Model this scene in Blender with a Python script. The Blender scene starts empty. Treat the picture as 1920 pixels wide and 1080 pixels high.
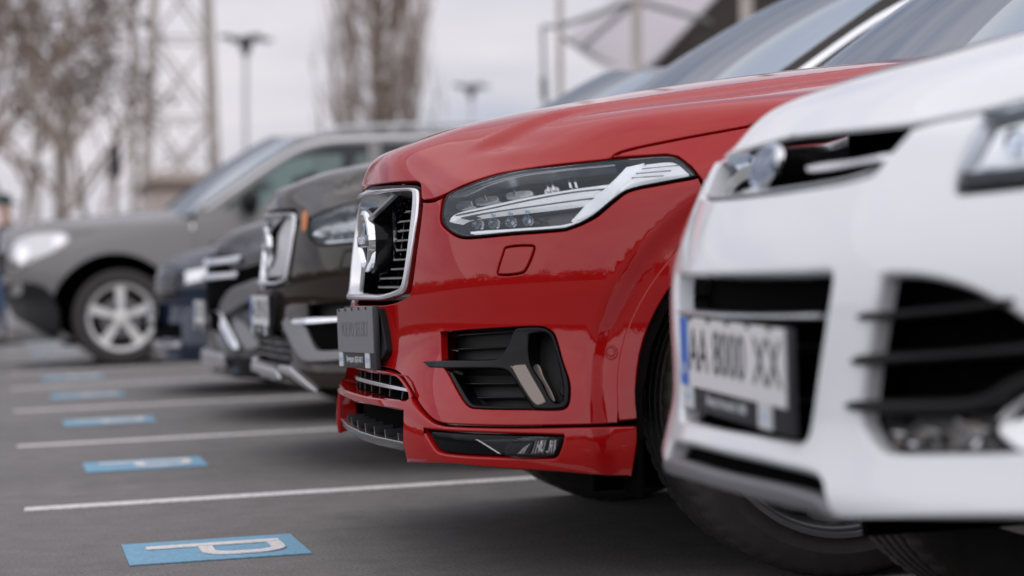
import bpy, bmesh, math, random
import numpy as np
from mathutils import Vector, Matrix, noise
from mathutils.geometry import delaunay_2d_cdt
random.seed(7); np.random.seed(7)
sc = bpy.context.scene
COL = sc.collection
# ------------------------------------------------------------------ camera
# The lot slopes 3.7 % across its stalls: the scene is built in the lot's own frame (z = 0 is the asphalt,
# +X along the cars towards their tails, +Y down the row), so plumb things lean by UPV.
F_PX = 3900.0; EYE = 0.6806
_y = np.array([-960., 0, F_PX]); _y /= np.linalg.norm(_y)
_x2 = F_PX * F_PX / 960
_x = np.array([_x2, .037 * (_x2 + 960), F_PX]); _x -= _y * _x.dot(_y); _x /= np.linalg.norm(_x)
_z = np.cross(_x, _y); _z = -_z if _z[1] < 0 else _z
RC = np.stack([_x, _y, _z])
EYEP = np.array([0, 0, EYE])
cam = bpy.data.cameras.new('camera'); camo = bpy.data.objects.new('camera', cam); COL.objects.link(camo)
cam.sensor_width = 36; cam.lens = F_PX / 1920 * 36; cam.clip_start = .05; cam.clip_end = 3000
r_, u_, f_ = RC @ np.array([1, 0, 0]), RC @ np.array([0, 1, 0]), RC @ np.array([0, 0, 1])
camo.matrix_world = Matrix([[r_[i], u_[i], -f_[i], EYEP[i]] for i in range(3)] + [[0, 0, 0, 1]])
cam.dof.use_dof = True; cam.dof.focus_distance = 4.82; cam.dof.aperture_fstop = 2.0
cam.dof.aperture_blades = 9
sc.camera = camo
UPV = Vector(u_).normalized()
# ------------------------------------------------------------------ sky, sun, exposure
SUN_EL, SUN_AZ = math.radians(52), math.radians(205)
w = bpy.data.worlds.new('World'); sc.world = w; w.use_nodes = True
nt = w.node_tree; nt.nodes.clear()
def N(t, **k):
    n = nt.nodes.new(t)
    for a, b in k.items(): setattr(n, a, b)
    return n
sky = N('ShaderNodeTexSky', sky_type='NISHITA', sun_disc=False, sun_elevation=SUN_EL, sun_rotation=SUN_AZ, air_density=1.2, dust_density=2.5)
tc = N('ShaderNodeTexCoord'); mp = N('ShaderNodeMapping'); mp.inputs['Scale'].default_value = (1.0, 1.0, 3.6); mp.inputs['Rotation'].default_value = (0, 0, .5)
n1 = N('ShaderNodeTexNoise'); n1.inputs['Scale'].default_value = 2.3; n1.inputs['Detail'].default_value = 7; n1.inputs['Roughness'].default_value = .55; n1.inputs['Distortion'].default_value = .7
r1 = N('ShaderNodeValToRGB'); r1.color_ramp.elements[0].position = .36; r1.color_ramp.elements[1].position = .66
r1.color_ramp.elements[0].color = (5.4, 6.0, 7.9, 1); r1.color_ramp.elements[1].color = (10.6, 9.95, 10.45, 1)
e = r1.color_ramp.elements.new(.5); e.color = (8.5, 8.25, 9.1, 1)
mx = N('ShaderNodeMix', data_type='RGBA'); mx.inputs['Factor'].default_value = .88
bg = N('ShaderNodeBackground'); bg.inputs['Strength'].default_value = .072
wo = N('ShaderNodeOutputWorld')
lk = nt.links.new
lk(tc.outputs['Generated'], mp.inputs['Vector']); lk(mp.outputs[0], n1.inputs['Vector']); lk(n1.outputs['Fac'], r1.inputs[0])
lk(sky.outputs[0], mx.inputs['A']); lk(r1.outputs[0], mx.inputs['B']); lk(mx.outputs['Result'], bg.inputs[0]); lk(bg.outputs[0], wo.inputs[0])
sun = bpy.data.lights.new('sun', 'SUN'); suno = bpy.data.objects.new('sun', sun); COL.objects.link(suno)
sun.energy = 1.3; sun.angle = math.radians(170); sun.color = (1, .975, .945)
sd = Vector((math.sin(SUN_AZ) * math.cos(SUN_EL), math.cos(SUN_AZ) * math.cos(SUN_EL), math.sin(SUN_EL)))
suno.rotation_euler = sd.to_track_quat('Z', 'Y').to_euler()
sc.view_settings.view_transform = 'Standard'; sc.view_settings.look = 'None'; sc.view_settings.exposure = .27; sc.view_settings.gamma = 1
sc.view_settings.use_curve_mapping = False
# ------------------------------------------------------------------ materials
MATS = {}
def mat(name, col, rough=.5, metal=0, coat=0, spec=.5, noise_amt=0, noise_scale=40, bump=0, bscale=200, emit=None, coat_rough=.03, trans=0):
    m = bpy.data.materials.new(name); m.use_nodes = True; t = m.node_tree; b = t.nodes['Principled BSDF']
    b.inputs['Base Color'].default_value = (*col, 1); b.inputs['Roughness'].default_value = rough; b.inputs['Metallic'].default_value = metal
    b.inputs['Coat Weight'].default_value = coat; b.inputs['Coat Roughness'].default_value = coat_rough; b.inputs['Specular IOR Level'].default_value = spec
    b.inputs['Transmission Weight'].default_value = trans
    if emit: b.inputs['Emission Color'].default_value = (*emit[0], 1); b.inputs['Emission Strength'].default_value = emit[1]
    if noise_amt or bump:
        tc = t.nodes.new('ShaderNodeTexCoord')
    if noise_amt:
        n = t.nodes.new('ShaderNodeTexNoise'); n.inputs['Scale'].default_value = noise_scale; n.inputs['Detail'].default_value = 8; n.inputs['Roughness'].default_value = .65
        t.links.new(tc.outputs['Object'], n.inputs['Vector'])
        rr = t.nodes.new('ShaderNodeMapRange'); rr.inputs['From Min'].default_value = .3; rr.inputs['From Max'].default_value = .7
        rr.inputs['To Min'].default_value = 1 - noise_amt; rr.inputs['To Max'].default_value = 1 + noise_amt
        t.links.new(n.outputs['Fac'], rr.inputs['Value'])
        mm = t.nodes.new('ShaderNodeVectorMath'); mm.operation = 'SCALE'; mm.inputs[0].default_value = col
        t.links.new(rr.outputs[0], mm.inputs['Scale']); t.links.new(mm.outputs[0], b.inputs['Base Color'])
        m['mul'] = 1
    if bump:
        n = t.nodes.new('ShaderNodeTexNoise'); n.inputs['Scale'].default_value = bscale; n.inputs['Detail'].default_value = 5
        t.links.new(tc.outputs['Object'], n.inputs['Vector'])
        bp = t.nodes.new('ShaderNodeBump'); bp.inputs['Strength'].default_value = bump; bp.inputs['Distance'].default_value = .004
        t.links.new(n.outputs['Fac'], bp.inputs['Height']); t.links.new(bp.outputs[0], b.inputs['Normal'])
    MATS[name] = m
    return m
def glass_mat(name, tint, gloss_rough=.0, ior=1.5, alpha=1.0, body=None):
    # pane: mirror reflection by Fresnel over a tinted see-through body
    m = bpy.data.materials.new(name); m.use_nodes = True; t = m.node_tree; t.nodes.clear()
    o = t.nodes.new('ShaderNodeOutputMaterial'); mixs = t.nodes.new('ShaderNodeMixShader'); fr = t.nodes.new('ShaderNodeFresnel'); fr.inputs['IOR'].default_value = ior
    gl = t.nodes.new('ShaderNodeBsdfGlossy'); gl.inputs['Roughness'].default_value = gloss_rough; gl.inputs['Color'].default_value = (.84, .92, 1, 1)
    tr = t.nodes.new('ShaderNodeBsdfTransparent'); tr.inputs['Color'].default_value = (*tint, 1)
    t.links.new(fr.outputs[0], mixs.inputs[0]); t.links.new(tr.outputs[0], mixs.inputs[1]); t.links.new(gl.outputs[0], mixs.inputs[2]); t.links.new(mixs.outputs[0], o.inputs[0])
    MATS[name] = m
    return m
def paint(name, col, metal=.0, rough=.42): return mat(name, col, rough, metal, coat=1.0, spec=.0, coat_rough=.012)
paint('red_paint', (.355, .0042, .0046), .0, .5); paint('white_paint', (.80, .815, .845)); paint('brown_paint', (.024, .0175, .0135), .0, .4)
paint('black_paint', (.006, .0065, .009), 0); paint('blue_paint', (.012, .022, .045), 0.1); paint('grey_paint', (.21, .207, .203), .15, .45); MATS['grey_paint'].node_tree.nodes['Principled BSDF'].inputs['Coat Roughness'].default_value = .14
mat('gloss_black', (.003, .003, .004), .12, spec=.2); mat('black_plastic', (.0065, .0065, .007), .5, spec=.28, bump=.15, bscale=900); mat('void_black', (.0025, .0025, .0025), .9, spec=.03)
mat('chrome', (.85, .86, .88), .07, 1); mat('satin_metal', (.74, .75, .77), .22, 1); mat('grey_trim', (.20, .20, .21), .42, .5); mat('brushed_silver', (.62, .62, .63), .3, .9)
mat('dark_chrome', (.20, .175, .155), .28, 1); mat('slat_metal', (.27, .27, .28), .3, 1); mat('lip_grey', (.05, .05, .052), .2); mat('rubber', (.034, .031, .028), .6, bump=.2, bscale=500, noise_amt=.25, noise_scale=30); mat('alloy', (.84, .83, .80), .34, .3); mat('alloy_dark', (.05, .052, .058), .3, .6, coat=.5)
mat('light_guide_added_glow', (.93, .94, .96), .3, spec=.3, emit=((.93, .96, 1), .16)); mat('lamp_housing', (.010, .011, .016), .16, spec=.6); mat('reflector', (.9, .9, .92), .1, 1); mat('amber', (.55, .17, .03), .3)  # unlit lamp parts: faint added glow stands in for caught sky light
glass_mat('lens_clear', (.985, .99, 1.)); glass_mat('windscreen_glass', (.38, .46, .50), ior=6.5); glass_mat('side_glass', (.42, .50, .47), ior=1.55)
glass_mat('led_glass', (.62, .66, .72), ior=1.9)
mat('plate_grey', (.165, .166, .18), .45); mat('plate_letter_grey', (.150, .151, .163), .48); mat('plate_white', (.72, .72, .72), .4); mat('plate_blue', (.03, .14, .55), .4); mat('plate_black', (.015, .015, .02), .5); mat('sticker_blue', (.35, .52, .75), .5); mat('print_white', (.6, .62, .64), .5)
mat('seat_cloth', (.02, .02, .021), .9)
mat('badge_blue', (.20, .23, .28), .18, .8)
# ------------------------------------------------------------------ object helpers
def new_obj(name, me, parent=None, m=None):
    o = bpy.data.objects.new(name, me); COL.objects.link(o)
    if parent is not None: o.parent = parent
    if m is not None:
        for k in (m if isinstance(m, (list, tuple)) else [m]): me.materials.append(MATS[k])
    return o
def thing(name, label, cat, loc=(0, 0, 0), rot=(0, 0, 0), group=None):
    o = bpy.data.objects.new(name, None); COL.objects.link(o); o.location = loc; o.rotation_euler = rot
    o['label'] = label; o['category'] = cat
    if group: o['group'] = group
    return o
def tag(o, label=None, cat=None, group=None, kind=None):
    if label: o['label'] = label
    if cat: o['category'] = cat
    if group: o['group'] = group
    if kind: o['kind'] = kind
    return o
def mesh(name, V, F, m, parent=None, normals=None, smooth=True, midx=None):
    me = bpy.data.meshes.new(name); me.from_pydata([tuple(map(float, v)) for v in V], [], [tuple(map(int, q)) for q in F])
    me.polygons.foreach_set('use_smooth', [smooth] * len(me.polygons))
    o = new_obj(name, me, parent, m)
    if midx is not None: me.polygons.foreach_set('material_index', midx)
    if normals is not None: me.normals_split_custom_set_from_vertices([tuple(map(float, n)) for n in normals])
    me.update()
    return o
class MB:
    """collects boxes, tubes, lathes, prisms into one mesh"""
    def __init__(s): s.V = []; s.F = []; s.M = []; s.mi = 0
    def add(s, V, F):
        k = len(s.V); s.V += [tuple(map(float, v)) for v in V]; s.F += [tuple(i + k for i in q) for q in F]; s.M += [s.mi] * len(F)
    def box(s, c, d, rot=None, bev=0):
        hx, hy, hz = d[0] / 2, d[1] / 2, d[2] / 2
        if bev <= 0:
            P = [Vector((x * hx, y * hy, z * hz)) for x in (-1, 1) for y in (-1, 1) for z in (-1, 1)]
            F = [(0, 1, 3, 2), (4, 6, 7, 5), (0, 4, 5, 1), (2, 3, 7, 6), (0, 2, 6, 4), (1, 5, 7, 3)]
        else:
            bm = bmesh.new(); bmesh.ops.create_cube(bm, size=1)
            for v in bm.verts: v.co = Vector((v.co.x * 2 * hx, v.co.y * 2 * hy, v.co.z * 2 * hz))
            bmesh.ops.bevel(bm, geom=list(bm.edges), offset=min(bev, hx * .9, hy * .9, hz * .9), segments=2, affect='EDGES', profile=.5)
            bm.verts.index_update(); P = [v.co.copy() for v in bm.verts]; F = [tuple(v.index for v in f.verts) for f in bm.faces]; bm.free()
        if rot is not None: P = [rot @ p for p in P]
        s.add([p + Vector(c) for p in P], F)
    def tube(s, pts, r, n=8, caps=True):
        pts = [Vector(p) for p in pts]; rs = r if isinstance(r, (list, tuple)) else [r] * len(pts)
        V = []; F = []
        t0 = (pts[1] - pts[0]).normalized(); a = t0.orthogonal().normalized()
        for i, p in enumerate(pts):
            t = (pts[min(i + 1, len(pts) - 1)] - pts[max(i - 1, 0)]).normalized()
            a = (a - t * a.dot(t)); a = a.normalized() if a.length > 1e-6 else t.orthogonal().normalized(); b = t.cross(a)
            for k in range(n):
                th = 2 * math.pi * k / n; V.append(p + (a * math.cos(th) + b * math.sin(th)) * rs[i])
        for i in range(len(pts) - 1):
            for k in range(n): F.append((i * n + k, i * n + (k + 1) % n, (i + 1) * n + (k + 1) % n, (i + 1) * n + k))
        if caps: F.append(tuple(range(n - 1, -1, -1))); F.append(tuple(range((len(pts) - 1) * n, len(pts) * n)))
        s.add(V, F)
    def lathe(s, prof, n=48, M=Matrix(), closed=False):
        # profile of (radius, axial); axis = local z of M
        V = []; F = []; k = len(prof)
        for i in range(n):
            th = 2 * math.pi * i / n
            for r, z in prof: V.append(M @ Vector((r * math.cos(th), r * math.sin(th), z)))
        for i in range(n):
            j = (i + 1) % n
            for q in range(k if closed else k - 1): F.append((i * k + q, j * k + q, j * k + (q + 1) % k, i * k + (q + 1) % k))
        s.add(V, F)
    def prism(s, poly, h0, h1, M=Matrix()):
        n = len(poly); V = [M @ Vector((p[0], p[1], h0)) for p in poly] + [M @ Vector((p[0], p[1], h1)) for p in poly]
        F = [(i, (i + 1) % n, n + (i + 1) % n, n + i) for i in range(n)] + [tuple(range(n - 1, -1, -1)), tuple(range(n, 2 * n))]
        s.add(V, F)
    def sphere(s, c, r, n=12, sq=(1, 1, 1)):
        V = []; F = []; m = n // 2
        for i in range(m + 1):
            for k in range(n):
                a, b = math.pi * i / m, 2 * math.pi * k / n
                V.append((c[0] + r * sq[0] * math.sin(a) * math.cos(b), c[1] + r * sq[1] * math.sin(a) * math.sin(b), c[2] + r * sq[2] * math.cos(a)))
        for i in range(m):
            for k in range(n): F.append((i * n + k, (i + 1) * n + k, (i + 1) * n + (k + 1) % n, i * n + (k + 1) % n))
        s.add(V, F)
    def build(s, name, m, parent=None, smooth=False, angle=40):
        o = mesh(name, s.V, s.F, m, parent, smooth=smooth, midx=s.M)
        bm = bmesh.new(); bm.from_mesh(o.data); bmesh.ops.recalc_face_normals(bm, faces=bm.faces)
        if smooth:
            for e in bm.edges:
                if len(e.link_faces) == 2: e.smooth = e.calc_face_angle(0) < math.radians(angle)
        bm.to_mesh(o.data); bm.free()
        return o
def text_mesh(name, s, size, M, m, parent, extrude=.0006, align='CENTER', sx=1.0, shear=0):
    cu = bpy.data.curves.new('lettering', 'FONT'); cu.body = s; cu.size = size; cu.extrude = extrude; cu.align_x = align; cu.align_y = 'CENTER'; cu.resolution_u = 3; cu.shear = shear
    to = bpy.data.objects.new('lettering', cu); COL.objects.link(to)
    dg = bpy.context.evaluated_depsgraph_get(); me = bpy.data.meshes.new_from_object(to.evaluated_get(dg))
    bpy.data.objects.remove(to); bpy.data.curves.remove(cu)
    me.transform(M @ Matrix.Diagonal((sx, 1, 1, 1)))
    return new_obj(name, me, parent, m)
def axes(o, x, y, z): return Matrix([[x[i], y[i], z[i], o[i]] for i in range(3)] + [[0, 0, 0, 1]])
# ------------------------------------------------------------------ body surfaces
def Bsp(t): return np.stack([(1 - t) ** 3, 3 * t ** 3 - 6 * t * t + 4, -3 * t ** 3 + 3 * t * t + 3 * t + 1, t ** 3], -1) / 6
class Surf:
    """smooth car-nose skin: bicubic spline through a net of stations (centre line -> flank) by rows (bottom -> hood).
    Car frame: x back from the nose, z up, near flank at y < 0; u > 0 is the near half, u < 0 its mirror."""
    def __init__(s, net, sharp=1, post=None):
        C = np.array(net, float); C[..., 1] *= -1; s.nu, s.nv = C.shape[:2]; s.post = None
        M = C.copy(); M[..., 1] *= -1
        full = np.concatenate([M[:0:-1], C], 0); s.C = s.pad(full)
        for _ in range(sharp):
            iu, iv = np.meshgrid(np.arange(-(s.nu - 1), s.nu), np.arange(s.nv), indexing='ij')
            s.C[1:-1, 1:-1] += full - s.ev(iu.ravel(), iv.ravel()).reshape(full.shape)
            s.C = s.pad(s.C[1:-1, 1:-1].copy())
        s.post = post
        u, v = np.meshgrid(np.linspace(-s.nu + 1.01, s.nu - 1.01, 60 * s.nu), np.linspace(0.01, s.nv - 1.01, 24 * s.nv), indexing='ij')
        s.gu, s.gv = u.ravel(), v.ravel(); s.gP = s.ev(s.gu, s.gv)
        n = s.frame(np.array([1.]), np.array([s.nv / 2.]))[3][0]
        s.sign = 1.0 if n[0] < 0 else -1.0
    def pad(s, F):
        F = np.concatenate([2 * F[:1] - F[1:2], F, 2 * F[-1:] - F[-2:-1]], 0)
        return np.concatenate([2 * F[:, :1] - F[:, 1:2], F, 2 * F[:, -1:] - F[:, -2:-1]], 1)
    def ev(s, u, v):
        u = np.asarray(u, float) + s.nu - 1; v = np.asarray(v, float)
        iu = np.clip(np.floor(u).astype(int), 0, 2 * s.nu - 3); iv = np.clip(np.floor(v).astype(int), 0, s.nv - 2)
        bu = Bsp(u - iu); bv = Bsp(v - iv); P = np.zeros(u.shape + (3,))
        for a in range(4):
            for b in range(4): P += (bu[..., a] * bv[..., b])[..., None] * s.C[iu + a, iv + b]
        return s.post(P) if s.post else P
    def frame(s, u, v):
        e = 2e-3; P = s.ev(u, v); Su = (s.ev(u + e, v) - s.ev(u - e, v)) / (2 * e); Sv = (s.ev(u, v + e) - s.ev(u, v - e)) / (2 * e)
        n = np.cross(Su, Sv); n /= np.linalg.norm(n, axis=-1, keepdims=True) + 1e-12
        return P, Su, Sv, n
    def solve(s, q, targets, near=True, maxd=None, vmin=None, vmax=None):
        """surface parameters of the points whose image under q (3-D -> 2-D) hits the targets"""
        T = np.array(targets, float); G, D = q(s.gP); out = []
        msk = s.gu > -.02 if near else np.ones(len(s.gu), bool)
        if vmin is not None: msk &= s.gv >= vmin
        if vmax is not None: msk &= s.gv <= vmax
        for t in T:
            d = np.hypot(*(G - t).T) + D
            k = np.argmin(np.where(msk, d, 1e9)); out.append((s.gu[k], s.gv[k]))
        uv = np.array(out)
        for _ in range(6):
            e = 1e-3; Q = q(s.ev(uv[:, 0], uv[:, 1]))[0]; Qu = (q(s.ev(uv[:, 0] + e, uv[:, 1]))[0] - Q) / e; Qv = (q(s.ev(uv[:, 0], uv[:, 1] + e))[0] - Q) / e
            det = Qu[:, 0] * Qv[:, 1] - Qu[:, 1] * Qv[:, 0]; det = np.where(abs(det) < 1e-9, 1e-9, det); r = T - Q
            du = (r[:, 0] * Qv[:, 1] - r[:, 1] * Qv[:, 0]) / det; dv = (Qu[:, 0] * r[:, 1] - Qu[:, 1] * r[:, 0]) / det
            new = uv + np.clip(np.stack([du, dv], 1), -.15, .15)
            new[:, 0] = np.clip(new[:, 0], -s.nu + 1, s.nu - 1); new[:, 1] = np.clip(new[:, 1], 0, s.nv - 1)
            ok = np.hypot(*(q(s.ev(new[:, 0], new[:, 1]))[0] - T).T) <= np.hypot(*r.T) + 1e-9
            uv = np.where(ok[:, None], new, uv)
        return uv
def smooth_line(pts, closed=True, n=5):
    """Catmull-Rom through pts; a third item marks a sharp corner"""
    P = [np.array(p[:2], float) for p in pts]; C = [len(p) > 2 for p in pts]; k = len(P); out = []
    for i in range(k if closed else k - 1):
        p1, p2 = P[i], P[(i + 1) % k]
        p0 = P[i - 1] if (closed or i > 0) else p1 * 2 - p2
        p3 = P[(i + 2) % k] if (closed or i + 2 < k) else p2 * 2 - p1
        if C[i]: p0 = p1 * 2 - p2
        if C[(i + 1) % k]: p3 = p2 * 2 - p1
        l = np.linalg.norm(p2 - p1) + 1e-9
        m1 = (p2 - p0) / (np.linalg.norm(p2 - p0) + 1e-9) * l; m2 = (p3 - p1) / (np.linalg.norm(p3 - p1) + 1e-9) * l
        for t in np.arange(n) / n:
            out.append(p1 * (2 * t ** 3 - 3 * t * t + 1) + m1 * (t ** 3 - 2 * t * t + t) + p2 * (3 * t * t - 2 * t ** 3) + m2 * (t ** 3 - t * t))
    if not closed: out.append(P[-1])
    return np.array(out)
def inside(P, poly):
    x, y = P[:, 0], P[:, 1]; r = np.zeros(len(P), bool); n = len(poly)
    for i in range(n):
        a, b = poly[i], poly[(i + 1) % n]
        if a[1] == b[1]: continue
        c = ((a[1] > y) != (b[1] > y)) & (x < (b[0] - a[0]) * (y - a[1]) / (b[1] - a[1]) + a[0]); r ^= c
    return r
def area2(p): q = np.roll(p, -1, 0); return np.sum(p[:, 0] * q[:, 1] - q[:, 0] * p[:, 1])
def dedupe(p, eps=1e-4):
    keep = [i for i in range(len(p)) if np.hypot(*(p[i] - p[i - 1])) > eps]
    return p[keep]
def mirror_u(uv): q = uv.copy(); q[:, 0] *= -1; return q[::-1]
def slab(name, S, outer, m, parent, holes=(), h0=-.014, h1=0., bev=.003, step=.022, hf=None, mirror=False, inset=0.):
    """plate lying on the skin S inside an outline given in surface parameters: rounded edge, side walls, true thickness"""
    rings = []
    for k, L in enumerate([outer] + list(holes)):
        L = dedupe(np.array(L, float)); a = area2(L)
        if (a < 0) == (k == 0): L = L[::-1]
        rings.append(L)
    V = []; Nn = []; F = []; caps = []
    for L in rings:
        P, Su, Sv, n = S.frame(L[:, 0], L[:, 1]); t = np.roll(P, -1, 0) - np.roll(P, 1, 0); t /= np.linalg.norm(t, axis=1, keepdims=True) + 1e-12
        mdir = np.cross(n, t); nn = n * S.sign
        a, b, c = (Su * Su).sum(1), (Su * Sv).sum(1), (Sv * Sv).sum(1); e, f = (Su * mdir).sum(1), (Sv * mdir).sum(1); det = a * c - b * b + 1e-12
        d = np.stack([(e * c - b * f) / det, (a * f - e * b) / det], 1)
        if inset:
            L = L + d * inset; P, Su, Sv, n = S.frame(L[:, 0], L[:, 1]); nn = n * S.sign
        inn = L + d * bev; caps.append(inn); k = len(L); base = len(V)
        hh = np.full(k, h1)
        if hf is not None: hh = hf(L[:, 0], L[:, 1], P)
        V += list(P + nn * h0) + list(P + nn * (hh - bev)[:, None]); Nn += list(-mdir) * 2
        F += [(base + i, base + (i + 1) % k, base + k + (i + 1) % k, base + k + i) for i in range(k)]
        caps[-1] = (inn, base + k)
    allr = [c[0] for c in caps]
    lo, hi = allr[0].min(0), allr[0].max(0)
    mu, mv = np.meshgrid(np.linspace(lo[0], hi[0], 12), np.linspace(lo[1], hi[1], 12)); q = np.stack([mu.ravel(), mv.ravel()], 1); q = q[inside(q, allr[0])] if inside(q, allr[0]).any() else q
    _, Su, Sv, _ = S.frame(q[:, 0], q[:, 1]); su = np.median(np.linalg.norm(Su, axis=1)); sv = np.median(np.linalg.norm(Sv, axis=1))
    us = np.arange(lo[0] + step / su * .5, hi[0], step / su); vs = np.arange(lo[1] + step / sv * .5, hi[1], step / sv)
    G = np.stack([g.ravel() for g in np.meshgrid(us, vs)], 1)
    if len(G):
        ok = inside(G, allr[0])
        for h in allr[1:]: ok &= ~inside(G, h)
        G = G[ok]
        sc_ = np.array([su, sv]); B = np.concatenate(allr) * sc_
        if len(G):
            dist = np.array([np.min(np.hypot(*(B - g * sc_).T)) for g in G]); G = G[dist > step * .45]
    pts = [Vector((p[0] * su, p[1] * sv)) for p in np.concatenate(allr + ([G] if len(G) else []))]
    ed = []; k0 = 0
    for r in allr: ed += [(k0 + i, k0 + (i + 1) % len(r)) for i in range(len(r))]; k0 += len(r)
    ov, _, of, oi, _, _ = delaunay_2d_cdt(pts, ed, [], 0, 1e-7)
    Q = np.array([[p.x / su, p.y / sv] for p in ov]); tri = np.array([t for t in of if len(t) == 3])
    cen = Q[tri].mean(1); ok = inside(cen, allr[0])
    for h in allr[1:]: ok &= ~inside(cen, h)
    tri = tri[ok]
    P, Su, Sv, n = S.frame(Q[:, 0], Q[:, 1]); hh = np.full(len(Q), h1)
    if hf is not None: hh = hf(Q[:, 0], Q[:, 1], P)
    base = len(V); V += list(P + n * S.sign * hh[:, None]); Nn += list(n * S.sign)
    F += [tuple(base + i for i in t) for t in tri]
    where = {}
    for i, o in enumerate(oi):
        for j in o: where[j] = i
    k0 = 0
    for (r, vb) in caps:
        k = len(r)
        for i in range(k):
            j = (i + 1) % k
            if k0 + i in where and k0 + j in where: F.append((vb + i, vb + j, base + where[k0 + j], base + where[k0 + i]))
        k0 += k
    V = np.array(V); Nn = np.array(Nn)
    if mirror: V = V * [1, -1, 1]; Nn = Nn * [1, -1, 1]
    # wind faces to agree with the normals
    FF = []
    for q in F:
        p = V[list(q[:3])]; g = np.cross(p[1] - p[0], p[2] - p[0])
        FF.append(q if g.dot(Nn[list(q)].sum(0)) >= 0 else q[::-1])
    return mesh(name, V, FF, m, parent, normals=Nn)
class Car:
    def __init__(s, root, origin, S, yaw=0.0):
        s.root = root; s.O = np.array(origin, float); s.S = S; s.yaw = yaw
        root.location = origin; root.rotation_euler = (0, 0, yaw); c, n = math.cos(yaw), math.sin(yaw); s.Rm = np.array([[c, -n, 0], [n, c, 0], [0, 0, 1]])
    def world(s, P): return P @ s.Rm.T + s.O
    def local(s, P): return (np.asarray(P) - s.O) @ s.Rm
    def q_view(s, P):
        c = (s.world(P) - EYEP) @ RC; X = np.stack([960 + F_PX * c[:, 0] / c[:, 2], 540 - F_PX * c[:, 1] / c[:, 2]], 1)
        return X, c[:, 2] * 25
    def q_side(s, P): return P[:, [0, 2]], np.abs(P[:, 1] + 1) * .02
    def q_top(s, P): return P[:, [0, 1]], -P[:, 2] * .2
    def q_front(s, P): return P[:, [1, 2]], P[:, 0] * .05
    def px(s, pts, near=False, **k): return s.S.solve(s.q_view, pts, near, **k)
    def side(s, pts): return s.S.solve(s.q_side, pts, True)
    def top(s, pts): return s.S.solve(s.q_top, pts, True)
    def front(s, pts, **k): return s.S.solve(s.q_front, pts, False, **k)
    def shape(s, pts, **k): return s.px(smooth_line(pts), **k)
    def both(s, half):
        """close a near-half line (running from the centre line to the centre line) with its mirror image"""
        return np.concatenate([half, mirror_u(half)])
    def slab(s, name, uv, m, parent=None, **k): return slab(name, s.S, uv, m, s.root if parent is None else parent, **k)
# ------------------------------------------------------------------ red and brown estate SUVs (same body)
def spi(xs, ys, x): return np.interp(x, xs, ys)
def big_suv_net():
    ys = [0, .2, .38, .52, .66, .78, .875, .935, .962, .966, .966]
    L = [(.20, [.03, .035, .05, .08, .14, .24, .40, .60, .90, 1.2, 1.5], -.03),
         (.28, [.004, .008, .020, .044, .10, .20, .36, .58, .90, 1.2, 1.5], -.01),
         (.40, [.003, .008, .027, .061, .128, .234, .405, .622, .91, 1.2, 1.5], 0),
         (.52, [.006, .019, .060, .108, .186, .292, .462, .676, .932, 1.2, 1.5], 0),
         (.64, [.005, .018, .058, .105, .18, .285, .455, .67, .93, 1.2, 1.5], 0),
         (.76, [.018, .032, .073, .12, .195, .30, .47, .68, .94, 1.2, 1.5], 0),
         (.86, [.036, .05, .092, .143, .222, .328, .495, .70, .95, 1.2, 1.5], -.008)]
    zs = [.955, .952, .938, .915, .90, .89, .905, .93, .958, .982, 1.0]
    def zh(x, y): return spi([0, .1, .2, .35, .6, 1.0, 1.4, 2], [.955, .98, 1.013, 1.047, 1.088, 1.137, 1.174, 1.21], x) - .095 * (abs(y) / .85) ** 2.5
    net = []
    for i, y in enumerate(ys):
        col = [(X[i], max(0, y + (dy if i > 6 else dy * i / 7)), z) for z, X, dy in L]
        px, py, _ = col[-1]; qx, qy = 1.45, .04 * i; ln = math.hypot(qx - px, qy - py)
        for k, d in enumerate([.028, .09, .2, .38, .75, 99]):
            t = min(1, d / ln) if d < 99 else 1
            if d < 99: t = d / 1.42 if ln > 1.4 else [.04, .12, .24, .40, .68][k]
            x, yy = px + (qx - px) * t, py + (qy - py) * t
            z = zs[i] if k == 0 else zh(x, yy)
            col.append((x, yy, z))
        net.append(col)
    return net
def big_suv_post(P):
    # sill of the wheel arch tucks in behind the flare
    r = np.hypot(P[..., 0] - .875, P[..., 2] - .378); t = np.clip((.545 - r) / .06, 0, 1); t = t * t * (3 - 2 * t)
    flank = np.clip((P[..., 0] - .22) / .15, 0, 1)
    Q = P.copy(); Q[..., 1] -= np.sign(P[..., 1]) * .016 * t * flank
    # bonnet dome: a soft step beside the raised centre of the bonnet
    x, a = P[..., 0], np.abs(P[..., 1]); yb = np.interp(x, DOME[0], DOME[1]); t = np.clip((yb - a) / .055 + .5, 0, 1); t = t * t * (3 - 2 * t)
    w = np.clip((x - .12) / .12, 0, 1) * np.clip((P[..., 2] - .93) / .04, 0, 1); w = w * w * (3 - 2 * w)
    fd = np.clip((yb + .20 - a) / .17, 0, 1); fd = fd * fd * (3 - 2 * fd); Q[..., 2] += .0155 * (t - .6) * w * fd
    return Q
DOME = ([0, .2, .28, .36, .45, .6, 1.0, 1.5], [.40, .46, .51, .54, .565, .58, .605, .62])
SUV = Surf(big_suv_net(), post=big_suv_post)
red = thing('parked_car', 'glossy red SUV with a tall chrome framed grille and hammer shaped lamp strip', 'car', group='cars parked in the bays')
RED = Car(red, (.845, 5.05, 0), SUV)
V0 = lambda c, x, y: c.px([(x, y)])[0][1]
def half_line(c, start_px, pts):
    uv = c.px(smooth_line(pts, closed=False), near=False); return np.concatenate([[[0, V0(c, *start_px)]], uv])
UV = {}
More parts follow.
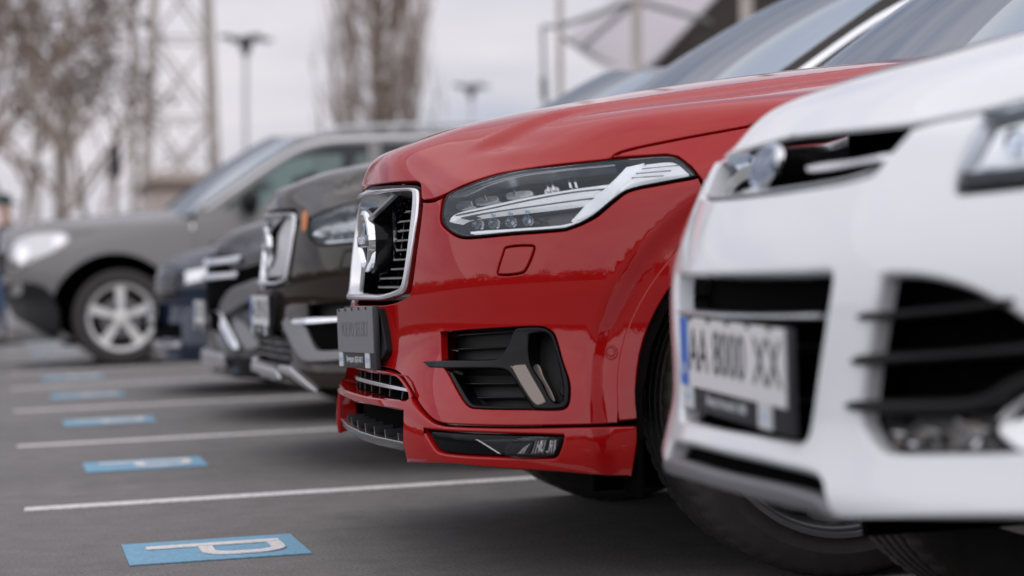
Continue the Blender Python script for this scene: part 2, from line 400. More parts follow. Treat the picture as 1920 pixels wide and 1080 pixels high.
hood_px = [(745, 341.5), (775, 340), (785, 343), (788, 352), (789.5, 372), (793, 375.5, 'c'), (812, 373), (832, 365), (870, 346), (922, 328), (960, 320), (1035, 309), (1100, 302), (1145, 296.5), (1150, 290), (1165, 283), (1200, 274), (1300, 254), (1400, 236)]
h = half_line(RED, (735, 341.5), hood_px)
rear = np.concatenate([RED.top([(1.0, -.845), (1.36, -.80), (1.39, -.6), (1.41, -.4)]), [[0, 11.93]]])
UV['hood'] = RED.both(np.concatenate([h, rear]))
b_px = [(676, 572), (700, 571.5), (722, 571), (748, 564), (766, 553), (772, 535), (781, 470), (788, 420), (792.5, 379, 'c'), (812, 377.5), (829, 370, 'c'), (826, 385), (825, 417), (838, 432), (858, 444.5), (881, 447), (960, 440), (1057, 432.5), (1074, 427.5), (1093, 420), (1119, 406), (1153, 377.5), (1180, 359), (1240, 346), (1310, 333, 'c')]
h = np.concatenate([half_line(RED, (674, 572), b_px), RED.side([(.615, .80)]), RED.side([(.875 - .474 * math.cos(a), .378 + .474 * math.sin(a)) for a in np.radians([58, 52, 46])]),
    RED.px(smooth_line([(1256, 492), (1230, 545), (1200, 607), (1185, 650), (1174, 690), (1163, 750), (1159, 794, 'c'), (1120, 796.5), (975, 799), (900, 798), (850, 796), (830, 794), (812, 787), (790, 764), (775, 738), (761, 716), (751, 703), (740, 695), (722, 690), (690, 686)], closed=False)), [[0, V0(RED, 676, 683)]]])
UV['bumper'] = RED.both(h)
UV['fog'] = RED.shape([(825.6, 623.5, 'c'), (870, 620), (968, 614), (1016, 613.5), (1030, 619.5), (1039.5, 630), (1054, 678.6), (1066.5, 716), (1067.5, 746), (1062.5, 762), (1051, 767.5), (1003, 767.5), (887, 765), (874, 758), (860, 738), (838, 697), (829, 681)])
UV['tow'] = RED.shape([(948.7, 464), (997.5, 460.6), (1002, 466), (986, 505.6), (975, 513), (933.7, 515.5), (933, 508), (943, 475)])
UV['lamp'] = RED.shape([(827, 416), (829, 385), (838, 363), (870, 347.5), (908, 333), (951.7, 320.8), (989.6, 314), (1035, 309.8), (1144, 297.5), (1200, 293.5), (1252, 290.5), (1271, 294.5), (1294, 312.5), (1309, 330, 'c'), (1237.5, 344), (1179, 357), (1152, 375), (1118, 403.5), (1092, 418.3), (1073, 426), (1057, 430.8), (960, 438), (881, 445), (858, 442.8), (838, 430)])
UV['lens'] = RED.shape([(832, 415), (834, 388), (843, 367), (872, 353), (910, 338), (952, 325.5), (990, 318.5), (1035, 314), (1144, 302), (1200, 297.5), (1250, 294.5), (1268, 298), (1289, 314), (1302, 327.5, 'c'), (1236, 339), (1176, 353), (1148, 371), (1114, 399), (1089, 414), (1070, 421.5), (1055, 426), (960, 433), (882, 440), (861, 438), (842, 427)])
a_px = [(722, 692), (740, 697.5), (751, 705.5), (761, 718.5), (775, 741), (790, 767), (812, 790), (830, 797), (850, 799), (900, 801), (975, 802), (1120, 799.5), (1202, 797, 'c'), (1187, 894, 'c'), (1130, 893), (1050, 886), (950, 880), (868, 873), (812, 868), (778, 863, 'c')]
h = np.concatenate([half_line(RED, (676, 686), [(690, 688)] + a_px), RED.front([(-.455, .37)], vmax=4), RED.front([(-.43, .368)], vmax=4), [[0, RED.front([(0, .368)], vmax=4)[0][1]]]])
UV['apron'] = RED.both(h)
v_of = lambda z, y=0.: RED.front([(y, z)], vmax=5)[0]
half = np.concatenate([[v_of(.445)], RED.front([(-.2, .444), (-.40, .442), (-.435, .43), (-.475, .404), (-.455, .392), (-.2, .392)], vmax=5), [v_of(.392)]])
UV['intake'] = RED.both(half)
UV['strip'] = RED.shape([(801, 806, 'c'), (850, 810), (950, 814), (1057, 817, 'c'), (1052, 838), (1044, 855), (1036, 858.5), (908, 856), (840, 851), (822, 845), (812, 830)])
UV['flare'] = RED.side([(.875 - .471 * math.cos(a), .378 + .471 * math.sin(a)) for a in np.radians(np.linspace(-4, 184, 40))] + [(.875 + .432 * math.cos(a), .378 + .432 * math.sin(a)) for a in np.radians(np.linspace(-4, 184, 36))]) if False else None
def suv_front(c, body, sporty, UVt=UV):
    g = c.root
    c.slab('hood', UVt['hood'], body, inset=.0012, h0=-.016, step=.0125 if c is RED else .03)
    holes = [UVt['fog'], UVt['tow'], mirror_u(UVt['fog']), mirror_u(UVt['tow'])]
    bum = c.slab('bumper', UVt['bumper'], body, holes=holes, inset=.0012, h0=-.02, step=.014 if c is RED else .028)
    # flank behind the seam
    for sgn in (1, -1):
        M = (lambda a: a) if sgn > 0 else mirror_u
        k = sgn < 0
        tow = c.slab('tow_eye_cover', M(UVt['tow']), body, bum, inset=.0018, h1=.0005)
        arc = lambda r, a0, a1, n: [(.875 - r * math.cos(a), .378 + r * math.sin(a)) for a in np.radians(np.linspace(a0, a1, n))]
        fl = c.side(arc(.4715, -3, 183, 44) + arc(.432, 183, -3, 42))
        c.slab('wheel_arch_flare', M(fl), body, h0=-.03, h1=.006, bev=.005, step=.02)
        fen = np.concatenate([c.px([(1311, 331), (1295, 311), (1271, 292.5), (1250, 288.5), (1200, 291.5), (1150, 295), (1153, 291), (1166, 285), (1200, 276), (1300, 256), (1400, 238)]) if c is RED else UVt['fen'],
            c.top([(1.0, -.852), (1.36, -.807)]), c.side([(1.45, .9), (1.46, .7), (1.46, .42)]), c.side([(1.34, .40)] + [(.875 - .474 * math.cos(a), .378 + .474 * math.sin(a)) for a in np.radians([170, 150, 130, 110, 90, 75, 62])]), c.side([(.622, .81)])])
        if c is RED and sgn > 0: UVt['fen'] = fen[:11]
        c.slab('fender', M(fen), body, inset=.0012, h0=-.02, step=.03)
        # headlight
        hl = c.slab('headlight', M(UVt['lamp']), 'gloss_black', holes=[M(UVt['lens'])], h0=-.06, h1=-.001, bev=.004)
        c.slab('housing', M(UVt['lamp']), 'lamp_housing', hl, h0=-.075, h1=-.055, step=.03)
        P = lambda nm, pts, m, h0, h1, bev=.002, step=.02, sm=True: c.slab(nm, M(UVt.setdefault(nm + str(len(UVt)), RED.px(smooth_line(pts) if sm else pts)) if sgn > 0 and c is RED else M(RED.px(smooth_line(pts) if sm else pts)) if False else M(RED.px(smooth_line(pts) if sm else pts)) if sgn > 0 else mirror_u(RED.px(smooth_line(pts) if sm else pts))), m, hl, h0=h0, h1=h1, bev=bev, step=step)
        P('lamp_bar', [(837, 415, 'c'), (842, 404), (858, 396), (900, 386), (988, 366.5), (1070, 351.5), (1139, 342, 'c'), (1100, 379, 'c'), (1040, 386.5), (960, 395), (908, 401), (860, 409.5), (845, 417, 'c')], 'light_guide_added_glow', -.035, -.006, .004)
        P('lamp_stem', [(1172, 309, 'c'), (1207, 301, 'c'), (1200, 317), (1160, 357), (1138, 383), (1090, 411.5, 'c'), (1068, 414.5, 'c'), (1101, 378), (1141, 342)], 'light_guide_added_glow', -.035, -.0045, .004)
        P('lamp_rib', [(850, 402), (905, 390.5), (990, 372), (1075, 357), (1140, 351), (1142, 353), (1075, 360), (990, 375.5), (905, 393.5), (852, 404.5)], 'grey_trim', -.03, -.0052, .0005)
        P('lamp_rib', [(860, 407), (910, 397), (1000, 384), (1080, 373), (1118, 369), (1119, 371), (1080, 376), (1000, 387), (910, 399.5), (862, 409)], 'grey_trim', -.03, -.0052, .0005)
        P('turn_signal', [(1210, 303, 'c'), (1246, 299), (1266, 301), (1284, 315), (1292, 325, 'c'), (1236, 333), (1190, 343), (1160, 358, 'c'), (1185, 330)], 'light_guide_added_glow', -.035, -.006, .004)
        for k_ in range(3):
            P('lamp_rib', [(1204 - 12 * k_, 312 + 9 * k_), (1272 - 14 * k_, 306 + 10 * k_), (1272 - 14 * k_, 308 + 10 * k_), (1203 - 12 * k_, 314 + 9 * k_)], 'grey_trim', -.02, -.0052, .0005, sm=False)
        P('lamp_trim', [(880, 434), (960, 428.5), (1050, 422), (1075, 417), (1076, 419), (1050, 425), (960, 432.5), (880, 438)], 'light_guide_added_glow', -.03, -.0045, .0008)
        P('lamp_trim', [(844, 366), (872, 354.5), (910, 339.5), (952, 327), (990, 320), (1100, 308), (1150, 303.5), (1152, 306), (1100, 311.5), (990, 324), (950, 332), (905, 348), (880, 361), (850, 370)], 'satin_metal', -.03, -.006, .0015)
        for bx, by, ww in ((862, 379, 30), (905, 369, 44), (968, 357, 52), (1030, 349, 30)):
            P('reflector_bowl', [(bx - ww * .5, by - 2), (bx + ww * .35, by - 9), (bx + ww * .5, by - 2), (bx + ww * .5, by + 5), (bx - ww * .5, by + 12)], 'satin_metal', -.05, -.014, .004)
        for bx, y0, y1 in ((902, 361, 374), (958, 349, 366), (1022, 336, 356), (1032, 334, 354), (1064, 329, 349), (1075, 329, 349)):
            P('fin', [(bx - 3, y0), (bx + 2, y0), (bx + 7, y1), (bx + 1, y1)], 'reflector', -.052, -.008, .001, sm=False)
        for bx, by in ((884, 419), (915, 416.5), (948, 414), (981, 411)):
            o = P('led_lens', [(bx + 8 * math.cos(t), by + 10 * math.sin(t)) for t in np.linspace(0, 2 * math.pi, 12, endpoint=False)], 'reflector', -.05, -.022, .006, sm=False)
            uv = RED.px([(bx, by)]); uv = uv if sgn > 0 else mirror_u(uv); q, _, _, n = SUV.frame(uv[:, 0], uv[:, 1]); n = n[0] * SUV.sign
            mb = MB(); mb.sphere(q[0] - n * .016, .0115, 14, (1, 1, 1)); mb.sphere(q[0] - n * .018 + np.array([0, 0, .020]), .0065, 10, (1, 1, 1)); mb.build('led_bulb', 'led_glass', hl, smooth=True)
        c.slab('lens', M(UVt['lens']), 'lens_clear', hl, h0=-.004, h1=-.001, bev=.001, inset=-.002)
        # bumper side: intake or fog panel
        P2 = lambda nm, pts, m, h0, h1, bev=.002, step=.02, sm=True, par=None, holes=(), **kw: c.slab(nm, M(RED.px(smooth_line(pts) if sm else pts)), m, par, h0=h0, h1=h1, bev=bev, step=step, holes=[M(RED.px(smooth_line(q))) for q in holes], **kw)
        fg = c.slab('side_intake', M(UVt['fog']), 'black_plastic', inset=-.006, h0=-.07, h1=-.05, step=.03)
        if sporty:
            P2('intake_blade', [(794, 679), (798, 675, 'c'), (830, 674), (915, 673.5), (930, 671.5), (940, 664), (952, 645), (963, 619), (970, 614), (1016, 613), (1030, 619), (1040, 630), (1055, 679), (1067, 716), (1068, 746), (1063, 762), (1051, 768), (1003, 768), (995, 760), (980, 738), (963, 711), (952, 698), (938, 693), (880, 692), (806, 691.5), (798, 686)], 'gloss_black', -.055, .003, .006, par=fg,
               holes=[[(993, 632), (1000, 627.5), (1028, 627.5), (1036, 640), (1054, 716), (1055, 748), (1048, 755), (1036, 752), (1015, 715), (994, 678)]])
            P2('intake_rim', [(838, 696, 'c'), (860, 738), (874, 758), (887, 765), (1003, 767.5, 'c'), (999, 762, 'c'), (890, 759), (880, 753), (867, 733), (846, 696, 'c')], 'gloss_black', -.05, -.002, .003, par=fg)
            for pts in ([(829, 650), (948, 645.5), (947, 648), (829, 653)], [(829, 670), (935, 669), (935, 672), (829, 674)], [(851, 711), (952, 711), (954, 714), (852, 714)], [(879, 737.5), (972, 737.5), (974, 740.5), (880, 740.5)], [(829, 627), (960, 619), (958, 622), (829, 630)]):
                P2('slat', pts, 'gloss_black', -.052, -.026, .0012, sm=False, par=fg)
            P2('lamp_strip', [(958, 688, 'c'), (968, 683.5), (987, 682, 'c'), (1000, 706), (1026, 754), (1022, 759), (1006, 762), (985, 736)], 'dark_chrome', -.03, .006, .005, par=fg)
            P2('lamp_strip', [(991, 681), (1002, 679), (1012, 700), (1036, 748), (1026, 752), (1010, 722)], 'dark_chrome', -.05, -.02, .003, par=fg)
            P2('parking_sensor', [(1046 + 9 * math.cos(t), 725 + 12 * math.sin(t)) for t in np.linspace(0, 2 * math.pi, 20, endpoint=False)], 'gloss_black', -.05, -.038, .003, sm=False, par=fg)
        P2('parking_sensor', [(1146 + 12.5 * math.cos(t), 660.7 + 14 * math.sin(t)) for t in np.linspace(0, 2 * math.pi, 28, endpoint=False)], body, -.01, .0025, .002, sm=False, par=bum,
           holes=[[(1146 + 8.5 * math.cos(t), 660.7 + 9.5 * math.sin(t)) for t in np.linspace(0, 2 * math.pi, 24, endpoint=False)]])
        P2('parking_sensor', [(1146 + 7.2 * math.cos(t), 660.7 + 8.2 * math.sin(t)) for t in np.linspace(0, 2 * math.pi, 24, endpoint=False)], body, -.01, .0022, .002, sm=False, par=bum)
    return bum
bum = suv_front(RED, 'red_paint', True)
# ------------------------------------------------------------------ aprons, grilles, wheels, cabins
def sstep(t): t = np.clip(t, 0, 1); return t * t * (3 - 2 * t)
def apron_h(u, v, P):
    a = np.abs(P[:, 1]); f = sstep((.62 - a) / .15)
    return f * (.013 * sstep((.415 - P[:, 2]) / .03) + .005 * sstep((.36 - P[:, 2]) / .1)) + .003
def void(c, name, uv, h, par, m='void_black'): return c.slab(name, uv, m, par, h0=h - .012, h1=h, step=.06)
def half_front(c, pts, top_z, bot_z, vmax=5):
    """symmetric outline from near-half (lateral, z) points, given from the top centre to the bottom centre"""
    a = c.front([(0, top_z)], vmax=vmax)[0]; b = c.front([(0, bot_z)], vmax=vmax)[0]
    a[0] = b[0] = 0
    return c.both(np.concatenate([[a], c.front(pts, vmax=vmax), [b]]))
def sporty_apron(c, body):
    ap = c.slab('front_apron', UV['apron'], body, holes=[UV['intake'], UV['strip'], mirror_u(UV['strip'])], hf=apron_h, h0=-.03, bev=.005, step=.018, inset=.001)
    iv = half_front(c, [(-.2, .455), (-.5, .445), (-.52, .33), (-.50, .265), (-.2, .265)], .455, .265)
    void(c, 'intake_void', iv, -.055, ap)
    gr = c.slab('lower_grille', half_front(c, [(-.2, .423), (-.45, .420), (-.452, .411), (-.2, .412)], .423, .412), 'satin_metal', ap, h0=-.05, h1=-.02, bev=.002, step=.04)
    for y in np.linspace(-.42, .42, 9):
        c.slab('bar', c.front([(y - .006, .445), (y + .006, .445), (y + .006, .393), (y - .006, .393)], vmax=5), 'black_plastic', gr, h0=-.055, h1=-.03, bev=.001)
    sk = c.slab('skid_trim', half_front(c, [(-.2, .296), (-.435, .298), (-.44, .288), (-.42, .277), (-.2, .274)], .295, .272), 'lip_grey', ap, h0=-.05, h1=.002, bev=.005, step=.02)
    c.slab('skid_line', half_front(c, [(-.2, .2985), (-.437, .3005), (-.437, .2965), (-.2, .2945)], .2975, .2935), 'satin_metal', sk, h0=-.012, h1=.005, bev=.0012, step=.02)
    sh = c.slab('skid_shelf', half_front(c, [(-.2, .296), (-.435, .298), (-.435, .292), (-.2, .290)], .296, .289), 'gloss_black', ap, h0=-.07, h1=.0, bev=.001, step=.03)
    for y in np.linspace(-.36, .36, 7):
        c.slab('rib', c.front([(y - .004, .315), (y + .004, .315), (y + .004, .290), (y - .004, .290)], vmax=5), 'lip_grey', sh, h0=-.06, h1=-.01, bev=.001)
    for s in (1, -1):
        M = (lambda a: a) if s > 0 else mirror_u
        P = lambda pts: M(RED.px(smooth_line(pts)))
        fs = c.slab('fog_strip', M(UV['strip']), 'gloss_black', ap, inset=.0005, h0=-.03, h1=-.006, bev=.004, hf=lambda u, v, Q: apron_h(u, v, Q) - .009)
        k = .9
        c.slab('fog_glass', P([(893, 825, 'c'), (1000, 822), (1047, 823, 'c'), (1042, 842), (1036, 853), (960, 852), (938, 851, 'c')]), 'lamp_housing', fs, h0=-.02, h1=-.003, bev=.001)
        c.slab('lamp_trim', P([(891, 824, 'c'), (895, 824, 'c'), (938, 851, 'c'), (933, 851, 'c')]), 'satin_metal', fs, h0=-.02, h1=-.001, bev=.001)
        rng = random.Random(5)
        for i in range(15):
            x = 978 + i * 4.4; y0 = 825.5 + max(0, 6 - i) * 2.6; lean = 12 - i * .7; w_ = rng.uniform(1.5, 5)
            c.slab('reflector', P([(x, y0, 'c'), (x + w_, y0 - .4, 'c'), (x - lean + w_ * 1.2, rng.uniform(842, 851), 'c'), (x - lean - 1, 851, 'c')]), rng.choice(['reflector', 'satin_metal', 'satin_metal', 'dark_chrome', 'gloss_black']), fs, h0=-.015, h1=-.001 + .003 * rng.random(), bev=.0012)
        for i in range(10):
            x, y = rng.uniform(1000, 1040), rng.uniform(827, 848); k_ = rng.uniform(1.5, 3.5)
            c.slab('reflector', P([(x - k_, y - k_), (x + k_ * 1.5, y - k_ * .6), (x + k_ * .4, y + k_ * 1.3)]), 'reflector', fs, h0=-.01, h1=.0005 + .0015 * rng.random(), bev=.0008)
        c.slab('fog_cover', P([(968, 823.5), (1048, 823.5), (1042, 844), (1037, 854), (950, 853)]), 'lens_clear', fs, h0=.002, h1=.0045, bev=.001)
    return ap
def grille(c, sporty):
    if 'grille_out' not in UV:
        g = lambda v0, pts, v1: RED.both(np.concatenate([[[0, V0(RED, *v0)]], RED.px(smooth_line(pts, closed=False)), [[0, V0(RED, *v1)]]]))
        UV['grille_out'] = g((697, 354.5), [(740, 352.5), (772, 351.5), (784, 354), (787.5, 362), (786.5, 395), (780.5, 440), (772, 500), (766, 537), (761, 549), (749, 556.5), (722, 564), (700, 564)], (673, 563))
        UV['grille_in'] = g((700, 366), [(735, 361), (766, 359.5), (774, 362), (776.5, 370), (775.5, 395), (770.5, 440), (763, 497), (757, 529), (752, 538), (742, 544.5), (716, 552.5), (697, 552.5)], (682, 551.5))
        UV['cap'] = g((695, 346), [(740, 344.5), (772, 344), (783, 348), (785, 353, 'c'), (772, 351), (740, 352)], (697, 354))
    fr = c.slab('grille', UV['grille_out'], 'satin_metal', holes=[UV['grille_in']], h0=-.112, h1=.008, bev=.006, step=.012)
    c.slab('grille_cap', UV['cap'], 'black_plastic', fr, h0=-.05, h1=-.008, bev=.002)
    void(c, 'grille_back', UV['grille_out'], -.118, fr)
    inn = UV['grille_in']
    def uvz(y, z): return c.front([(y, z)], vmin=3.2, vmax=8.2)[0]
    if sporty:
        for z in np.arange(.652, .90, .0238):
            yy = np.linspace(-.37, .37, 75); uv = c.front([(y, z) for y in yy], vmin=3.2, vmax=8.2); ok = inside(uv, inn); uv = uv[ok]; yy = yy[ok]
            if len(uv) < 6: continue
            P, Su, Sv, n = SUV.frame(uv[:, 0], uv[:, 1]); n = n * SUV.sign
            mb = MB(); V = []; F = []
            for i in range(len(P)):
                for dh, dz in ((-.108, -.003), (-.076, -.003), (-.076, .003), (-.108, .003)): V.append(P[i] + n[i] * dh + np.array([0, 0, dz]))
            for i in range(len(P) - 1):
                for k in range(4): F.append((i * 4 + k, i * 4 + (k + 1) % 4, i * 4 + 4 + (k + 1) % 4, i * 4 + 4 + k))
            mb.add(V, F); mb.mi = 1
            for i in range(0, len(P) - 2, 2):
                a, b = P[i], P[i + 2]; na = n[i]; t = b - a
                A = a + t * .34 - na * .092; Bq = a + t * .84 - na * .072; up = np.array([0, 0, .0012]); lo = np.array([0, 0, -.0030])
                if t[1] > 0: pass
                q = [A + lo, Bq + lo, Bq + up, A + up * .3, A + lo - na * .01, Bq + lo - na * .012, Bq + up - na * .012, A + up * .3 - na * .01]
                mb.add(q, [(0, 1, 2, 3), (7, 6, 5, 4), (0, 4, 5, 1), (2, 6, 7, 3), (1, 5, 6, 2), (0, 3, 7, 4)])
            mb.build('slat', ['gloss_black', 'slat_metal'], fr)
        for y in (-.28, -.14, 0, .14, .28):
            c.slab('upright', c.front([(y - .004, .89), (y + .004, .89), (y + .004, .66), (y - .004, .66)], vmin=3.2, vmax=8.2), 'gloss_black', fr, h0=-.112, h1=-.10, bev=.001)
    else:
        for y in np.linspace(-.352, .352, 33):
            zb = .652 + max(0, abs(y) - .25) * .35
            c.slab('slat', c.front([(y - .0075, .888), (y + .0075, .888), (y + .0075, zb), (y - .0075, zb)], vmin=3.2, vmax=8.2), 'brushed_silver', fr, h0=-.08, h1=-.035, bev=.003, step=.05)
    # round badge with a cross bar and an arrow, on a diagonal rail
    P0 = SUV.ev(np.array([0.]), np.array([V0(RED, 690, 452)]))[0]; zc = .7626; X = P0[0] + .018
    def rail(A, Bq, name, wid, d0, d1, m, par):
        A = Vector(A); Bq = Vector(Bq); t = (Bq - A).normalized(); x = Vector((1, 0, 0)); x = (x - t * x.dot(t)).normalized(); s = t.cross(x)
        mb = MB(); V = []
        for p in (A, Bq):
            for a, d in ((-wid, d1), (-wid * .55, d0), (wid * .55, d0), (wid, d1)): V.append(p + s * a + x * d)
        mb.add(V, [(0, 4, 5, 1), (1, 5, 6, 2), (2, 6, 7, 3), (3, 7, 4, 0), (3, 2, 1, 0), (4, 5, 6, 7)]); return mb.build(name, m, par)
    e1 = SUV.ev(*np.array([c.front([(-.235, .893)], vmin=3.2, vmax=8.4)[0]]).T)[0]; e2 = SUV.ev(*np.array([c.front([(.235, .640)], vmin=3.2, vmax=8.2)[0]]).T)[0]
    rr = .074
    ca = np.array([X, -.055, zc + .052]); cb = np.array([X, .055, zc - .052])
    for a, b in ((e1, ca), (e2, cb)):
        rail(a + [.030, 0, 0], b + [-.002, 0, 0], 'diagonal_rail', .016, .004, .075, 'gloss_black', fr)
        rail(a + [.026, 0, 0], b + [-.006, 0, 0], 'rail_face', .007, .0, .012, 'slat_metal', fr)
    bd = thing_part('badge', fr)
    M = Matrix.Translation((X, 0, zc)) @ Matrix.Rotation(math.radians(-90), 4, 'Y')
    mb = MB(); mb.lathe([(.0770, -.06), (.0775, .002), (.074, .010), (.066, .012), (.056, .006), (.052, -.004), (.052, -.05)], 56, M); mb.build('badge_ring', 'chrome', bd, smooth=True)
    mb = MB(); mb.lathe([(.0, -.05), (.082, -.05), (.082, -.012), (.079, -.006), (.079, -.045), (0, -.045)], 48, M); mb.build('badge_base', 'gloss_black', bd, smooth=True)
    mb = MB(); mb.box((X - .004, 0, zc), (.02, .142, .030), bev=.004); mb.build('badge_bar', 'badge_blue', bd, smooth=True)
    text_mesh('badge_word', 'VOLVO', .024, axes((X - .0143, 0, zc), (0, -1, 0), (0, 0, 1), (-1, 0, 0)), 'chrome', bd, .0008, sx=1.15)
    return fr
def thing_part(name, parent):
    # parts hang directly under the thing's own part, at the third level
    return parent
def plate_holder(c, x, z0, roll, words, scheme, strip_txt, parent=None, width=.52, yaw=0.):
    M = Matrix.Translation((x, 0, z0)) @ Matrix.Rotation(yaw, 4, 'Z') @ Matrix.Rotation(roll, 4, 'X')
    par = c.root
    mb = MB(); mb.box((.006, 0, -.012), (.012, width + .022, .150), bev=.003); fr = mb.build('number_plate', 'plate_black', par, smooth=True); fr.data.transform(M)
    grey = scheme == 'grey'
    mb = MB(); mb.box((-.0015, 0, .0065), (.004, width, .110), bev=.0012); o = mb.build('plate_face', 'plate_grey' if grey else 'plate_white', fr); o.data.transform(M)
    ax = lambda y, z, d=-.0040: M @ axes((d, y, z), (0, -1, 0), (0, 0, 1), (-1, 0, 0))
    if grey:
        text_mesh('plate_lettering', words, .052, ax(0, .0075), 'plate_letter_grey', fr, .0002, sx=1.13)
        mb = MB()
        for y in np.linspace(-.2, .2, 5):
            mb = MB(); mb.box((-.003, y + .02, .0585), (.006, .012, .006)); o = mb.build('plate_clip', 'plate_black', fr); o.data.transform(M)
    else:
        mb = MB(); mb.box((-.0036, width / 2 - .022, .0065), (.0012, .044, .109)); o = mb.build('plate_band', 'plate_blue', fr); o.data.transform(M)
        text_mesh('plate_band_lettering', 'UA', .026, ax(width / 2 - .022, -.022, -.0044), 'print_white', fr, .0003, sx=.9)
        k = 0
        for w_, y, sx in words: text_mesh('plate_lettering', w_, .098, ax(y, .0075), 'plate_black', fr, .0005, sx=sx)
        for y in np.linspace(-.2, .2, 5):
            mb = MB(); mb.box((-.003, y, .0590), (.006, .012, .005)); o = mb.build('plate_clip', 'plate_black', fr); o.data.transform(M)
    for y in (width / 2 - .032, -width / 2 + .095):
        mb = MB(); mb.box((-.0012, y, -.066), (.003, .060, .036)); o = mb.build('strip_sticker', 'print_white', fr); o.data.transform(M)
        text_mesh('sticker_print', strip_txt[1], .017, ax(y, -.066, -.0030), 'sticker_blue', fr, .0003, sx=.8)
    text_mesh('strip_lettering', strip_txt[0], .022, ax(.03, -.066, -.0006), 'print_white', fr, .0003, sx=.85)
    return fr
def wheel(c, x, y, R=.378, rim=.285, width=.27, style='dark', spokes=5, steer=0., face=-1, rz=None):
    """wheel centred at local (x, y); face = -1: outer side towards the near side (-Y)"""
    M = Matrix.Translation((x, y, R if rz is None else rz)) @ Matrix.Rotation(steer, 4, 'Z') @ Matrix.Rotation(math.radians(90) * (1 if face < 0 else -1), 4, 'X')
    h = width / 2
    wl = bpy.data.objects.new('wheel', None)
    prof = [(rim - .012, -h * .86), (rim + .01, -h * .93), (R - .055, -h), (R - .022, -h * .98), (R - .006, -h * .90), (R, -h * .78)]
    for g in (-.45, -.14, .17, .48):
        prof += [(R, g * h - .007), (R - .009, g * h - .005), (R - .009, g * h + .005), (R, g * h + .007)]
    prof += [(R, h * .78), (R - .006, h * .90), (R - .014, h * .955), (R - .022, h * .98), (R - .055, h), (rim + .035, h * .985), (rim + .01, h * .93), (rim - .012, h * .86)]
    mb = MB(); n = 240; V = []; F = []; k = len(prof)
    for i in range(n):
        th = 2 * math.pi * i / n
        for j, (r, z) in enumerate(prof):
            if i % 4 == 0 and abs(z) > h * .5 and R - .02 < r: r -= .0035
            V.append(M @ Vector((r * math.cos(th), r * math.sin(th), z)))
    for i in range(n):
        for j in range(k - 1): F.append((i * k + j, ((i + 1) % n) * k + j, ((i + 1) % n) * k + j + 1, i * k + j + 1))
    mb.add(V, F); ty = mb.build('tyre', 'rubber', c.root, smooth=True, angle=28)
    mb = MB(); mb.lathe([(rim - .014, -h * .85), (rim - .02, h * .1), (rim - .016, h * .72), (rim - .004, h * .86), (rim + .006, h * .93), (rim + .004, h * .96), (rim - .012, h * .90), (rim - .026, h * .78), (rim - .032, h * .1), (rim - .03, -h * .85)], 72, M, closed=True)
    ro = mb.build('rim', 'alloy_dark' if style == 'dark' else 'alloy', c.root, smooth=True)
    mb = MB(); mb.lathe([(rim + .007, h * .925), (rim + .006, h * .97), (rim - .004, h * .965), (rim - .006, h * .92)], 72, M, closed=True); mb.build('rim_edge', 'brushed_silver', ro, smooth=True)
    mb = MB()
    for i in range(spokes):
        A = M @ Matrix.Rotation(2 * math.pi * i / spokes + math.pi / 2 + (math.pi if style == 'dark' else 0), 4, 'Z')
        if style == 'dark':
            for s in (-1, 1): mb.prism([(.045, s * .006), (.05, s * .035), (rim - .03, s * .062), (rim - .022, s * .012)][::s], h * .42, h * .78, A)
        else: mb.prism([(.05, -.022), (rim * .62, -.036), (rim * .85, -.042), (rim - .02, -.036), (rim - .02, .036), (rim * .85, .042), (rim * .62, .036), (.05, .022)], h * .38, h * .74, A)
    mb.build('spoke', 'grey_trim' if style == 'dark' else 'alloy', ro, smooth=True, angle=25)
    mb = MB(); mb.lathe([(0, h * .80), (.03, h * .80), (.062, h * .72), (.068, h * .4), (0, h * .4)], 32, M); mb.build('hub_cap', 'alloy_dark' if style == 'dark' else 'alloy', ro, smooth=True)
    mb = MB(); mb.lathe([(0, h * .1), (.175, h * .1), (.175, -.0), (0, 0)], 48, M); mb.build('brake_disc', 'grey_trim', ro)
    mb = MB(); mb.lathe([(0, -h * .3), (rim - .035, -h * .3), (rim - .035, -h * .34), (0, -h * .34)], 32, M); mb.build('wheel_back', 'void_black', ro)
    bpy.data.objects.remove(wl)
    return ty
class Flank:
    """side of a car aft of the wing: u = x, v = z; near side at y < 0"""
    def __init__(s, zs, ys, rear=(4.0, 4.95, .12)): s.zs, s.ys, s.rear = zs, ys, rear; s.sign = 1.; s.sign = -1.0 if s.frame(np.array([2.5]), np.array([.7]))[3][0][1] > 0 else 1.0
    def ev(s, u, v):
        u = np.asarray(u, float); v = np.asarray(v, float)
        k = np.arange(-2, 3) * .03; y = sum(np.interp(v + d, s.zs, s.ys) for d in k) / 5
        y = y - s.rear[2] * np.clip((u - s.rear[0]) / (s.rear[1] - s.rear[0]), 0, 1) ** 2
        return np.stack([u, -y, v], -1)
    frame = Surf.frame
